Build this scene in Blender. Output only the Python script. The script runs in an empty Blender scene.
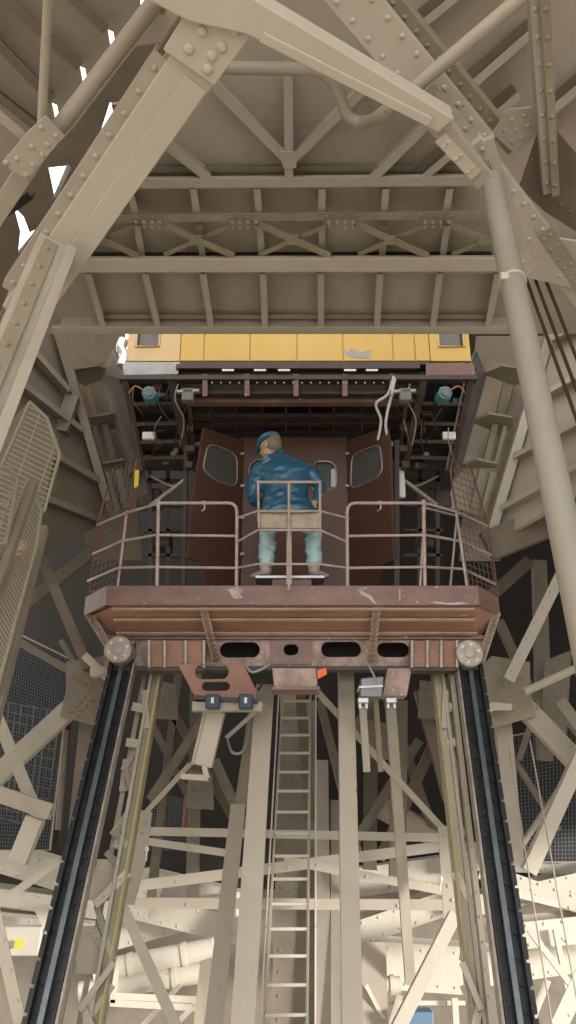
import bpy, bmesh, math, random
from mathutils import Vector, Matrix, noise
random.seed(7)
V = Vector
scene = bpy.context.scene
C = scene.collection

# ------------------------------------------------------------------ camera
PITCH = math.radians(22.0); F = 800.0
FW = V((0, math.cos(PITCH), math.sin(PITCH))); UP = V((0, -math.sin(PITCH), math.cos(PITCH))); RT = V((1, 0, 0))
cam_d = bpy.data.cameras.new('camera'); cam = bpy.data.objects.new('camera', cam_d); C.objects.link(cam)
cam.rotation_euler = (math.radians(90) + PITCH, 0, 0); cam_d.sensor_width = 36; cam_d.sensor_fit = 'AUTO'
cam_d.lens = 36 * F / 1024; cam_d.clip_end = 500; cam_d.clip_start = 0.05
scene.camera = cam

# survey helpers: sight lines from the visitor's standing point, met at a known distance or plane
def ray(px, py): return FW + RT * ((px - 288) / F) + UP * ((512 - py) / F)
def P(px, py, Y): r = ray(px, py); return r * (Y / r.y)
def pxm(p): return p.dot(FW) / F
class Pl:
    def __init__(s, p, n): s.p = V(p); s.n = V(n).normalized()
    def at(s, px, py, off=0.0):
        r = ray(px, py); q = s.p - s.n * off
        return r * (q.dot(s.n) / r.dot(s.n))
NR = V((0, -.342, -.94)).normalized()
def roofpl(c): return Pl((0, 0, c), NR)          # z + .364 Y = c
def R(px, py, c=7.406):
    r = ray(px, py); return r * (c / (r.z + .364 * r.y))
def front(Y): return Pl((0, Y, 0), (0, -1, 0))

# ------------------------------------------------------------------ materials
MATS = {}
def mat(name, col, rough=.6, metal=0.0, dirt=.35, dirtcol=None, scale=3.0, chips=0.0, chipcol=(.6, .56, .5), bump=.15, spec=.5, stretch=(1, 1, 1), coat=0.0):
    m = bpy.data.materials.new(name); m.use_nodes = True; nt = m.node_tree; N = nt.nodes; L = nt.links
    b = N['Principled BSDF']; b.inputs['Roughness'].default_value = rough; b.inputs['Metallic'].default_value = metal
    b.inputs['Specular IOR Level'].default_value = spec
    if coat: b.inputs['Coat Weight'].default_value = coat
    tc = N.new('ShaderNodeTexCoord'); mp = N.new('ShaderNodeMapping'); mp.inputs['Scale'].default_value = stretch
    L.new(tc.outputs['Object'], mp.inputs['Vector'])
    n1 = N.new('ShaderNodeTexNoise'); n1.inputs['Scale'].default_value = scale; n1.inputs['Detail'].default_value = 6; n1.inputs['Roughness'].default_value = .65
    L.new(mp.outputs[0], n1.inputs['Vector'])
    r1 = N.new('ShaderNodeValToRGB'); r1.color_ramp.elements[0].position = .38; r1.color_ramp.elements[1].position = .68
    L.new(n1.outputs['Fac'], r1.inputs['Fac'])
    mx = N.new('ShaderNodeMix'); mx.data_type = 'RGBA'
    dc = dirtcol or tuple(c * .55 for c in col)
    mx.inputs['A'].default_value = (*col, 1); mx.inputs['B'].default_value = (*dc, 1)
    mul = N.new('ShaderNodeMath'); mul.operation = 'MULTIPLY'; mul.inputs[1].default_value = dirt
    L.new(r1.outputs['Color'], mul.inputs[0]); L.new(mul.outputs[0], mx.inputs['Factor'])
    out = mx.outputs['Result']
    if chips:
        n2 = N.new('ShaderNodeTexNoise'); n2.inputs['Scale'].default_value = scale * 5; n2.inputs['Detail'].default_value = 4
        L.new(mp.outputs[0], n2.inputs['Vector'])
        r2 = N.new('ShaderNodeValToRGB'); r2.color_ramp.elements[0].position = 1 - chips; r2.color_ramp.elements[1].position = min(1, 1.02 - chips)
        L.new(n2.outputs['Fac'], r2.inputs['Fac'])
        m2 = N.new('ShaderNodeMix'); m2.data_type = 'RGBA'; m2.inputs['B'].default_value = (*chipcol, 1)
        L.new(out, m2.inputs['A']); L.new(r2.outputs['Color'], m2.inputs['Factor']); out = m2.outputs['Result']
    L.new(out, b.inputs['Base Color'])
    if bump:
        bp = N.new('ShaderNodeBump'); bp.inputs['Strength'].default_value = bump; bp.inputs['Distance'].default_value = .01
        n3 = N.new('ShaderNodeTexNoise'); n3.inputs['Scale'].default_value = scale * 6; n3.inputs['Detail'].default_value = 4
        L.new(mp.outputs[0], n3.inputs['Vector']); L.new(n3.outputs['Fac'], bp.inputs['Height']); L.new(bp.outputs[0], b.inputs['Normal'])
    MATS[name] = m
mat('tower_paint', (.43, .388, .322), .5, dirt=.35, dirtcol=(.30, .24, .17), scale=2.2, chips=.27, chipcol=(.19, .15, .11))
mat('tower_bright', (.53, .483, .405), .45, dirt=.25, dirtcol=(.38, .31, .22), scale=2.0, chips=.26, chipcol=(.25, .2, .14))
mat('tower_plate', (.42, .365, .30), .7, dirt=.5, dirtcol=(.26, .21, .165), scale=1.3)
mat('tower_olive', (.31, .27, .19), .6, dirt=.5, dirtcol=(.19, .16, .11), scale=2.5)
mat('tower_tube', (.31, .285, .24), .5, dirt=.4, dirtcol=(.24, .21, .165), scale=2)
mat('tower_shaded', (.225, .192, .15), .65, dirt=.6, dirtcol=(.12, .10, .078), scale=2)  # side and deep steel: their shade put into a darker paint colour
mat('tower_deep_shade', (.17, .135, .10), .7, dirt=.6, dirtcol=(.08, .062, .05), scale=1.5)  # darkest copy of the tower paint, shade of recesses in its colour
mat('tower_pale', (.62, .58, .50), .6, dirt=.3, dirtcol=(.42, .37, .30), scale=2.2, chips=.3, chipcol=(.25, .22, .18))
mat('shade_black', (.026, .021, .018), .8, dirt=.6, scale=2)  # near-black that stands in for the dark of voids and recesses
mat('grease_shade', (.022, .018, .016), .5, dirt=.6, scale=5)  # grease on machinery, also shade of the shaft put into the colour
mat('machine_brown', (.062, .038, .03), .5, dirt=.6, dirtcol=(.03, .02, .018), scale=5, chips=.27, chipcol=(.25, .2, .18))
mat('cab_brown', (.11, .055, .036), .38, dirt=.4, dirtcol=(.07, .035, .028), scale=2.5, bump=.06)
mat('fascia_brown', (.25, .145, .122), .42, dirt=.55, dirtcol=(.115, .062, .055), scale=3.5, chips=.31, chipcol=(.62, .56, .52), stretch=(1, 1, 2))
mat('primer_orange', (.36, .19, .135), .6, dirt=.6, dirtcol=(.17, .085, .06), scale=4, chips=.29, chipcol=(.5, .45, .4), stretch=(.4, 1, 1))
mat('tan_rib', (.46, .36, .25), .6, dirt=.5, dirtcol=(.28, .17, .12), scale=5)
mat('web_brown', (.46, .34, .285), .5, dirt=.8, dirtcol=(.14, .075, .055), scale=5, chips=.34, chipcol=(.55, .49, .45))
mat('wheel_steel', (.42, .38, .34), .45, .3, dirt=.7, dirtcol=(.2, .16, .14), scale=9)
mat('rail_dark', (.035, .040, .047), .42, .2, dirt=.7, dirtcol=(.012, .014, .017), scale=9, stretch=(1, 1, .4))
mat('rail_head', (.20, .235, .27), .32, .6, dirt=.5, dirtcol=(.08, .1, .12), scale=8)
mat('yellow', (.68, .45, .12), .4, dirt=.3, dirtcol=(.5, .28, .03), scale=1.8, bump=.03, coat=.1, spec=.3)
mat('cream_yellow', (.66, .44, .17), .3, dirt=.3, scale=2, bump=.03, coat=.4)
mat('bare_metal', (.42, .42, .42), .3, .8, dirt=.4, scale=6)
mat('grey_patch', (.40, .38, .34), .6, dirt=.3, scale=12)
mat('yellow_line', (.62, .56, .14), .5, dirt=.5, dirtcol=(.25, .22, .07), scale=9)
mat('yellow_label', (.75, .6, .05), .5, dirt=.1)
mat('motor_blue', (.13, .30, .38), .45, dirt=.5, scale=14)
mat('clamp_blue', (.03, .055, .10), .5, dirt=.3, scale=10)
mat('white_box', (.75, .75, .73), .4, dirt=.15, scale=8)
mat('box_green', (.20, .21, .17), .5, dirt=.6, scale=10)
mat('cable', (.35, .35, .34), .5, dirt=.3, scale=12)
mat('cable_orange', (.55, .22, .08), .5, dirt=.3, scale=12)
mat('rope_dark', (.045, .028, .022), .5, dirt=.3, scale=12)
mat('railing', (.54, .45, .41), .4, .1, dirt=.5, dirtcol=(.25, .16, .13), scale=9)
mat('rust_frame', (.20, .08, .045), .6, dirt=.5, scale=9)
mat('mesh_wire', (.27, .25, .18), .5, dirt=.3, scale=12)
mat('wire_dark', (.16, .12, .10), .5, dirt=.3, scale=12)
mat('window_glass', (.10, .10, .095), .12, dirt=.6, dirtcol=(.13, .13, .125), scale=9, bump=.02)
mat('window_trim', (.45, .40, .37), .4, .4, dirt=.5, scale=18)
mat('coat_blue', (.018, .115, .205), .3, dirt=.55, dirtcol=(.012, .06, .13), scale=5, bump=.15, coat=.3)
mat('cap_blue', (.06, .20, .32), .35, dirt=.4, dirtcol=(.03, .11, .2), scale=9)
mat('jeans', (.56, .79, .88), .45, dirt=.5, dirtcol=(.18, .40, .47), scale=9, chips=.3, chipcol=(.7, .82, .84))
mat('skin', (.52, .37, .26), .5, dirt=.35, dirtcol=(.38, .24, .16), scale=14, bump=.05)
mat('hair', (.26, .215, .15), .7, dirt=.6, scale=30, bump=.4)
mat('shoe', (.52, .45, .38), .5, dirt=.5, scale=12)
mat('seat_cream', (.50, .42, .32), .6, dirt=.6, dirtcol=(.26, .2, .14), scale=9)
mat('dark_eye', (.02, .02, .02), .3, dirt=0)
mat('red_cloth', (.50, .13, .10), .7, dirt=.3, scale=12)
mat('orange_tag', (.85, .16, .04), .5, dirt=.2)
mat('stone', (.50, .455, .39), .85, dirt=.5, scale=.8)
mat('net_blue', (.10, .12, .14), .6, dirt=.4, scale=4)
mat('blue_box', (.12, .22, .34), .5, dirt=.3, scale=9)
mat('sheet_grey', (.20, .21, .22), .35, .4, dirt=.5, scale=5)
mat('foil', (.75, .77, .80), .2, .6, dirt=.2, scale=6)

# ------------------------------------------------------------------ mesh builder
def wloc(o):
    p = V((0, 0, 0))
    while o is not None: p = p + V(o.location); o = o.parent
    return p
class MB:
    def __init__(s): s.v = []; s.f = []
    def add(s, vs, fs):
        b = len(s.v); s.v += [V(x) for x in vs]; s.f += [tuple(b + i for i in f) for f in fs]; return s
    def prism(s, poly, p0, p1, u, w):
        n = len(poly)
        vs = [p0 + u * a + w * b for a, b in poly] + [p1 + u * a + w * b for a, b in poly]
        fs = [tuple(range(n - 1, -1, -1)), tuple(range(n, 2 * n))] + [(i, (i + 1) % n, n + (i + 1) % n, n + i) for i in range(n)]
        return s.add(vs, fs)
    def box(s, c, sx, sy, sz, ax=None):
        ax = ax or (V((1, 0, 0)), V((0, 1, 0)), V((0, 0, 1))); c = V(c)
        return s.prism([(-sx / 2, -sy / 2), (sx / 2, -sy / 2), (sx / 2, sy / 2), (-sx / 2, sy / 2)], c - ax[2] * sz / 2, c + ax[2] * sz / 2, ax[0], ax[1])
    def tube(s, pts, r, seg=10, caps=True):
        pts = [V(p) for p in pts]; n = len(pts); rs = r if isinstance(r, (list, tuple)) else [r] * n
        t0 = (pts[1] - pts[0]).normalized(); u = t0.orthogonal().normalized(); b = len(s.v)
        for i, p in enumerate(pts):
            t = ((pts[min(i + 1, n - 1)] - pts[max(i - 1, 0)])).normalized()
            u = (u - t * u.dot(t)).normalized(); w = t.cross(u)
            for k in range(seg):
                a = 2 * math.pi * k / seg; s.v.append(p + (u * math.cos(a) + w * math.sin(a)) * rs[i])
        for i in range(n - 1):
            for k in range(seg):
                s.f.append((b + i * seg + k, b + i * seg + (k + 1) % seg, b + (i + 1) * seg + (k + 1) % seg, b + (i + 1) * seg + k))
        if caps:
            s.f.append(tuple(b + k for k in range(seg - 1, -1, -1))); s.f.append(tuple(b + (n - 1) * seg + k for k in range(seg)))
        return s
    def rivet(s, p, n, r, seg=8):
        n = V(n).normalized(); u = n.orthogonal().normalized(); w = n.cross(u); p = V(p); b = len(s.v)
        for rr, h in ((1, 0), (.85, .35), (.5, .6)):
            for k in range(seg):
                a = 2 * math.pi * k / seg; s.v.append(p + (u * math.cos(a) + w * math.sin(a)) * r * rr + n * r * h)
        for i in range(2):
            for k in range(seg): s.f.append((b + i * seg + k, b + i * seg + (k + 1) % seg, b + (i + 1) * seg + (k + 1) % seg, b + (i + 1) * seg + k))
        s.f.append(tuple(b + 2 * seg + k for k in range(seg)))
        return s
    def slab(s, pts, n, t):
        pts = [V(p) for p in pts]; n = V(n).normalized(); k = len(pts)
        vs = pts + [p - n * t for p in pts]
        fs = [tuple(range(k)), tuple(range(2 * k - 1, k - 1, -1))] + [(i, i + k, (i + 1) % k + k, (i + 1) % k) for i in range(k)]
        return s.add(vs, fs)
    def ell(s, c, rx, ry, rz, seg=16, rings=10, ax=None):
        ax = ax or (V((1, 0, 0)), V((0, 1, 0)), V((0, 0, 1))); c = V(c); b = len(s.v)
        s.v.append(c + ax[2] * rz)
        for i in range(1, rings):
            th = math.pi * i / rings
            for k in range(seg):
                a = 2 * math.pi * k / seg
                s.v.append(c + ax[0] * rx * math.sin(th) * math.cos(a) + ax[1] * ry * math.sin(th) * math.sin(a) + ax[2] * rz * math.cos(th))
        s.v.append(c - ax[2] * rz); e = len(s.v) - 1
        for k in range(seg):
            s.f.append((b, b + 1 + k, b + 1 + (k + 1) % seg)); s.f.append((e, b + 1 + (rings - 2) * seg + (k + 1) % seg, b + 1 + (rings - 2) * seg + k))
        for i in range(rings - 2):
            for k in range(seg):
                s.f.append((b + 1 + i * seg + k, b + 1 + (i + 1) * seg + k, b + 1 + (i + 1) * seg + (k + 1) % seg, b + 1 + i * seg + (k + 1) % seg))
        return s
    def build(s, name, m, parent=None, smooth=False, bevel=0.0, origin=None):
        me = bpy.data.meshes.new(name)
        if parent is not None: org = wloc(parent)
        elif origin is not None: org = V(origin)
        else:
            org = V((sum(v.x for v in s.v) / len(s.v), sum(v.y for v in s.v) / len(s.v), min(v.z for v in s.v)))
        me.from_pydata([v - org for v in s.v], [], s.f)
        bm = bmesh.new(); bm.from_mesh(me); bmesh.ops.recalc_face_normals(bm, faces=bm.faces); bm.to_mesh(me); bm.free()
        me.materials.append(MATS[m])
        if smooth:
            me.shade_smooth()
            me.set_sharp_from_angle(angle=math.radians(40))
        o = bpy.data.objects.new(name, me); C.objects.link(o)
        if parent is not None: o.parent = parent
        else: o.location = org
        if bevel:
            b = o.modifiers.new('bevel', 'BEVEL'); b.width = bevel; b.segments = 2; b.limit_method = 'ANGLE'
        return o
def tag(o, label=None, cat=None, group=None, kind=None):
    if label: o['label'] = label
    if cat: o['category'] = cat
    if group: o['group'] = group
    if kind: o['kind'] = kind
    return o
def thing(name, loc, label, cat, group=None):
    o = bpy.data.objects.new(name, None); C.objects.link(o); o.location = loc; o.empty_display_size = .2
    return tag(o, label, cat, group)
def struct(name, loc=None):
    o = bpy.data.objects.new(name, None); C.objects.link(o); o.location = loc or (0, 0, 0); return tag(o, kind='structure')

def prof(kind, w, t, th=None):
    h = w / 2; th = th or max(.008, w * .10)
    if kind == 'box': return [(-h, -t), (h, -t), (h, 0), (-h, 0)]
    if kind == 'T': return [(-h, 0), (-h, -th), (-th / 2, -th), (-th / 2, -t), (th / 2, -t), (th / 2, -th), (h, -th), (h, 0)]
    if kind == 'I': return [(-h, 0), (-h, -th), (-th / 2, -th), (-th / 2, -t + th), (-h, -t + th), (-h, -t), (h, -t), (h, -t + th), (th / 2, -t + th), (th / 2, -th), (h, -th), (h, 0)]
    if kind == 'L': return [(-h, 0), (-h, -th), (h - th, -th), (h - th, -t), (h, -t), (h, 0)]
    if kind == 'J': return [(-h, 0), (-h, -t), (-h + th, -t), (-h + th, -th), (h, -th), (h, 0)]
    if kind == 'C': return [(-h, 0), (-h, -t), (-h + th, -t), (-h + th, -th), (h - th, -th), (h - th, -t), (h, -t), (h, 0)]
    if kind == 'U': return [(-h, 0), (-h, -t), (h, -t), (h, 0), (h - th, 0), (h - th, -t + th), (-h + th, -t + th), (-h + th, 0)]
def carry_on(A, B, w):
    """members that run on past what the visitor sees continue for about a metre more"""
    wm = w * pxm((A + B) / 2); d = (B - A).normalized()
    def out(p):
        z = p.dot(FW); x = 288 + F * p.x / z; y = 512 - F * p.dot(UP) / z
        return x < 3 or x > 573 or y < 3 or y > 1021
    A2 = A - d * 1.3 if out(A) else A; B2 = B + d * 1.3 if out(B) else B
    return A2, B2, wm
def addmem(mb, A, B, w, t, kind='box', n=None, riv=None, wm=None, rr=None):
    A, B, wm_ = carry_on(A, B, w); wm = wm or wm_
    mid = (A + B) / 2; d = (B - A).normalized()
    n = V(n) if n is not None else V((0, -1, 0))
    n = (n - d * n.dot(d)).normalized(); sd = d.cross(n).normalized()
    W = wm if wm else w * pxm(mid)
    pr = prof(kind, W, t)
    if kind == 'tube': mb.tube([A, B], W / 2, 14)
    else: mb.prism(pr, A, B, sd, n)
    if riv:
        pitch, offs = riv; L = (B - A).length; k = max(1, int(L / pitch))
        rr = rr or .016
        for i in range(k):
            q = A + d * (i + .5) * L / k
            for o_ in offs: mb.rivet(q + sd * o_ * W, n, rr)
    return mb
MC = {}
def mem(name, A, B, w, t, kind='box', n=None, m='tower_paint', riv=None, parent=None, label=None, cat='beam', group=None, bevel=0, rr=None):
    mb = MB()
    if kind == 'tube':
        A, B, wm_ = carry_on(A, B, w); mb.tube([A, B], wm_ / 2, 14)
    else: addmem(mb, A, B, w, t, kind, n, riv, rr=rr)
    o = mb.build(name, m, parent, smooth=(kind == 'tube' or bool(riv)), bevel=bevel)
    if parent is None: tag(o, label, cat, group)
    return o
def plate(name, pts, n, t, m='tower_paint', rivs=None, rr=.016, parent=None, label=None, cat='plate', group=None, bevel=0):
    mb = MB().slab(pts, n, t)
    for q in (rivs or []): mb.rivet(q, n, rr)
    o = mb.build(name, m, parent, smooth=bool(rivs), bevel=bevel)
    if parent is None: tag(o, label, cat, group)
    return o
def holed(name, outer, holes, O, u, w, t, m, parent):
    """flat sheet with real openings: 2-D outlines in the (u, w) frame at O, thickness t"""
    cu = bpy.data.curves.new(name, 'CURVE'); cu.dimensions = '2D'; cu.fill_mode = 'BOTH'; cu.extrude = t / 2
    for ring in [outer] + holes:
        sp = cu.splines.new('POLY'); sp.points.add(len(ring) - 1); sp.use_cyclic_u = True
        for i, (a, b) in enumerate(ring): sp.points[i].co = (a, b, 0, 1)
    co = bpy.data.objects.new(name + '_outline', cu); C.objects.link(co)
    dg = bpy.context.evaluated_depsgraph_get(); me0 = co.evaluated_get(dg).to_mesh()
    nn = u.cross(w)
    mb = MB().add([O + u * v.co.x + w * v.co.y + nn * v.co.z for v in me0.vertices], [tuple(p.vertices) for p in me0.polygons])
    bpy.data.objects.remove(co)
    return mb.build(name, m, parent)
def chaikin(p, k=2):
    for _ in range(k):
        q = []
        for i in range(len(p)):
            a, b = p[i], p[(i + 1) % len(p)]
            q += [(a[0] * .8 + b[0] * .2, a[1] * .8 + b[1] * .2), (a[0] * .2 + b[0] * .8, a[1] * .2 + b[1] * .8)]
        p = q
    return p
def oval(cx, cy, rx, ry, n=24):
    out = []; r = min(rx, ry)
    for k in range(n):
        a = 2 * math.pi * k / n
        ox = (rx - r) * (1 if math.cos(a) >= 0 else -1); oy = (ry - r) * (1 if math.sin(a) >= 0 else -1)
        out.append((cx + ox + r * math.cos(a), cy + oy + r * math.sin(a)))
    return out
def lerp(a, b, t): return a + (b - a) * t
def pipe(name, pts, r, m, parent=None, label=None, cat='pipe', seg=12, k=6, group=None):
    out = []; pts = [V(p) for p in pts]
    for i in range(len(pts) - 1):
        p0 = pts[max(i - 1, 0)]; p1 = pts[i]; p2 = pts[i + 1]; p3 = pts[min(i + 2, len(pts) - 1)]
        for j in range(k):
            t = j / k
            out.append(.5 * ((2 * p1) + (p2 - p0) * t + (2 * p0 - 5 * p1 + 4 * p2 - p3) * t * t + (3 * p1 - p0 - 3 * p2 + p3) * t ** 3))
    out.append(pts[-1])
    o = MB().tube(out, r, seg).build(name, m, parent, smooth=True)
    if parent is None: tag(o, label, cat, group)
    return o
FR = V((0, -1, 0))

# ================================================================== 1. SETTING
# ground far below, lit by the open sky
g = MB().box((0, 20, -7.2), 140, 140, .3).build('floor', 'stone'); tag(g, kind='structure')
# sloping deck soffit overhead: plate with four small daylight gaps
HOLES = [(143, 2), (112, 39), (84, 75), (56, 111)]
TORN = [[(110, 102), (121, 101), (112, 120), (98, 140)], [(48, 167), (67, 165), (60, 182), (54, 196)], [(13, 205), (24, 216), (30, 232), (40, 226), (30, 243), (18, 252), (20, 232)]]
def soffit():
    O = V((0, 0, 7.62)); w = V((0, 1, -.364)).normalized(); u = V((1, 0, 0))
    outer = [(-8, -6), (8, -6), (8, 7.69), (-8, 7.69)]; hs = []
    for px, py in HOLES:
        q = R(px, py, 7.62) - O; a, b = q.x, q.dot(w); dx, dy = .022, .075
        hs.append([(a - dx, b - dy), (a + dx, b - dy + .02), (a + dx, b + dy), (a - dx, b + dy - .02)])
    for ring in TORN:
        hs.append([((R(x, y, 7.62) - O).x, (R(x, y, 7.62) - O).dot(w)) for x, y in ring])
    o = holed('ceiling', outer, hs, O, u, w, .03, 'tower_plate', None); tag(o, kind='structure'); return o
soffit()
# unseen stone blocks added to cut side light, visitor deck underfoot, lower rear wall
for sx, nm in ((-1, 'wall_left'), (1, 'wall_right')):
    y1 = 9.8 if sx < 0 else 3.2
    o = MB().box((sx * 7.2, (y1 - 4) / 2, 1.2), 1.0, y1 + 4, 16.4).build(nm, 'stone'); tag(o, kind='structure')
o = MB().box((5.6, 8.3, 4.7), .4, 11.4, 9.0).build('wall_right', 'stone'); tag(o, kind='structure')  # unseen slab, added so the low sun passes only beneath it
o = MB().box((0, -2.4, -1.75), 8.0, 6.0, .2).build('floor', 'stone'); tag(o, kind='structure')
o = MB().box((0, 17.0, -3.7), 24, .3, 6.8).build('wall_back', 'tower_shaded'); tag(o, kind='structure')
o = MB().box((1.95, 10.2, 8.2), 8.1, 6.4, .3).build('ceiling', 'tower_deep_shade'); tag(o, kind='structure')  # unseen upper deck, added to keep open sky off the cabin
# side cladding of the leg; rear sheet coloured near-black for the unlit interior
o = MB().box((0, 14.2, 3.75), 20, .2, 9.1).build('wall_back', 'shade_black'); tag(o, kind='structure')
wr = Pl(P(566, 270, 8.0), (P(488, 545, 9.0) - P(566, 270, 8.0)).cross(P(640, 420, 7.0) - P(566, 270, 8.0)))
if wr.n.x > 0: wr.n = -wr.n
WRp = [wr.at(568, 262), wr.at(488, 545), wr.at(600, 480), wr.at(720, 430), wr.at(720, 150)]
o = plate('wall_right', WRp, wr.n, .06, 'tower_plate', label=None, cat=None); tag(o, kind='structure')
for k, (a, b) in enumerate([((500, 508), (620, 440)), ((513, 456), (640, 388)), ((531, 400), (650, 335)), ((548, 340), (660, 280))]):
    q = mem('rib', wr.at(*a, -.12), wr.at(*b, -.12), 7, .14, 'T', wr.n, 'tower_paint', parent=o)
wl = Pl(P(52, 330, 8.0), (P(108, 510, 9.0) - P(52, 330, 8.0)).cross(P(-60, 460, 7.0) - P(52, 330, 8.0)))
if wl.n.x < 0: wl.n = -wl.n
o = plate('wall_left', [wl.at(50, 322), wl.at(110, 520), wl.at(30, 560), wl.at(-140, 600), wl.at(-140, 200)], wl.n, .06, 'tower_deep_shade', label=None, cat=None); tag(o, kind='structure')  # left cladding coloured darker than the right for its weaker light
for a, b in [((100, 480), (-20, 410)), ((84, 430), (-20, 350)), ((70, 390), (-10, 300)), ((103, 520), (-20, 470))]:
    mem('rib', wl.at(*a, -.12), wl.at(*b, -.12), 7, .14, 'T', wl.n, 'tower_shaded', parent=o)

# ================================================================== 2. SOFFIT GIRDERS
def plate_girder():
    E = thing('plate_girder', R(290, 331), 'wide plate girder with splayed ribs spanning right above the yellow cabin', 'girder')
    mem('bottom_flange', R(52, 331), R(514, 331), 8, .05, 'box', NR, 'tower_paint', parent=E, bevel=.006)
    mem('top_flange', R(76, 266, 7.36), R(502, 265, 7.36), 15, .06, 'box', NR, 'tower_bright', parent=E, bevel=.006)
    mem('bottom_web', R(60, 327, 7.45), R(510, 327, 7.45), 3, .15, 'box', NR, 'tower_paint', parent=E)
    mem('top_web', R(80, 272, 7.45), R(498, 272, 7.45), 3, .15, 'box', NR, 'tower_paint', parent=E)
    mem('shelf_angle', R(95, 317, 7.53), R(492, 317, 7.53), 5, .08, 'L', NR, 'tower_olive', parent=E)
    for a, b in [(88, 103), (145, 158), (203, 211), (263, 265), (321, 321), (380, 377), (440, 433), (498, 488)]:
        mem('rib', R(a, 274, 7.42), R(b, 327, 7.42), 6.5, .18, 'T', NR, 'tower_paint', parent=E)
plate_girder()
def cross_girder():
    E = thing('cross_girder', R(290, 184), 'plain flat girder spanning the soffit above the bolted lattice girder', 'girder')
    mem('flange', R(126, 184), R(474, 181), 10, .05, 'box', NR, 'tower_paint', parent=E, bevel=.006)
    mem('web', R(126, 188, 7.44), R(474, 185, 7.44), 3, .16, 'box', NR, 'tower_paint', parent=E)
    for a, b in [(130, 135), (193, 197), (257, 259), (322, 322), (386, 384), (450, 446)]:
        mem('rib', R(a, 189, 7.43), R(b, 214, 7.43), 7, .17, 'T', NR, 'tower_paint', parent=E)
cross_girder()
def lattice_girder():
    E = thing('lattice_girder', R(290, 218), 'bolted lattice girder with crossed dark angles spanning the soffit', 'girder')
    mem('chord', R(98, 219, 7.38), R(492, 215, 7.38), 8, .08, 'L', NR, 'tower_olive', parent=E, riv=(.14, [0]), rr=.014)
    mem('chord', R(88, 257, 7.5), R(492, 256, 7.5), 3, .06, 'box', NR, 'shade_black', parent=E)
    for xc in (100, 196, 292, 390, 484):
        mem('brace', R(xc - 34, 224, 7.38), R(xc + 38, 256, 7.38), 7, .05, 'L', NR, 'tower_olive', parent=E)
        mem('brace', R(xc - 32, 255, 7.43), R(xc + 34, 226, 7.43), 5, .04, 'L', NR, 'tower_olive', parent=E)
        plate('joint_plate', [R(xc - 6, 236, 7.37), R(xc + 6, 236, 7.37), R(xc + 6, 245, 7.37), R(xc - 6, 245, 7.37)], NR, .02, 'tower_olive', parent=E)
    for xc in (148, 244, 341, 437):
        mb = MB()
        for dx in (-12, -4, 4, 12):
            mb.tube([R(xc + dx, 222, 7.40), R(xc + dx, 222, 7.28)], .016, 8); mb.tube([R(xc + dx, 227, 7.40), R(xc + dx, 227, 7.30)], .014, 8)
        mb.build('bolt_row', 'tower_olive', E, smooth=True)
    for a, b in [(137, 143), (199, 203), (260, 262), (322, 322), (384, 382), (447, 442)]:
        mem('rib', R(a, 226, 7.48), R(b, 262, 7.48), 6.5, .12, 'T', NR, 'tower_paint', parent=E)
lattice_girder()
def soffit_frame():
    E = thing('soffit_truss', R(289, 160), 'triangular stiffening truss with upright meeting two diagonals below the pipe', 'frame')
    mem('upright', R(288, 74), R(289, 178), 9, .2, 'T', NR, 'tower_paint', parent=E)
    mem('diagonal', R(212, 84), R(287, 160), 10, .2, 'T', NR, 'tower_paint', parent=E)
    mem('diagonal', R(293, 160), R(392, 62), 9, .2, 'T', NR, 'tower_paint', parent=E)
    mem('diagonal', R(150, 133), R(210, 180), 9, .2, 'T', NR, 'tower_paint', parent=E)
    mem('diagonal', R(372, 180), R(430, 122), 9, .2, 'T', NR, 'tower_paint', parent=E)
    mem('inner_rail', R(130, 170, 7.55), R(480, 168, 7.55), 6, .06, 'L', NR, 'tower_olive', parent=E)
    plate('joint_plate', [R(280, 152, 7.39), R(298, 152, 7.39), R(296, 168, 7.39), R(283, 168, 7.39)], NR, .015, 'tower_paint', parent=E)
soffit_frame()
def soffit_ribs():
    gp = 'stiffening ribs under the left soffit'
    for i, (a, b, c, lab) in enumerate([((2, -4), (80, 67), 10, 'dark soffit rib passing behind the upright tube at upper left'),
                    ((72, -2), (106, 30), 10, 'short dark soffit rib starting at top edge left of joint'),
                    ((-10, 36), (52, 100), 10, 'dark soffit rib sloping down towards the four-armed gusset'),
                    ((-14, 88), (40, 130), 9, 'lowest dark soffit rib at the far left edge'),
                    ((140, -10), (165, 12), 8, 'stub of dark soffit rib at the top edge by main joint')]):
        mb = MB(); addmem(mb, R(*a), R(*b), c, .2, 'L', NR)
        o = mb.build('soffit_rib', 'tower_deep_shade'); tag(o, lab, 'rib')  # ribs coloured dark, standing for the shade on their webs
    for a, b, c, lab in [((462, 95), (536, 30), 8, 'pale soffit rib between the white tube and the upright angle'),
                    ((382, 58), (460, -6), 8, 'pale soffit rib crossing under the riveted girder at top'),
                    ((545, 118), (600, 72), 8, 'pale soffit rib at the right edge beyond the upright angle'),
                    ((420, 182), (520, 96), 7, 'pale soffit rib running behind the dark riveted angle')]:
        mb = MB(); addmem(mb, R(*a), R(*b), c, .2, 'T', NR)
        o = mb.build('soffit_rib', 'tower_paint'); tag(o, lab, 'rib')
        mem('shadow_angle', R(a[0] - 6, a[1] - 8, 7.5), R(b[0] - 6, b[1] - 8, 7.5), 9, .1, 'L', NR, 'tower_deep_shade', parent=o)  # dark angle added for the shaded gap beside each rib
soffit_ribs()

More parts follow.
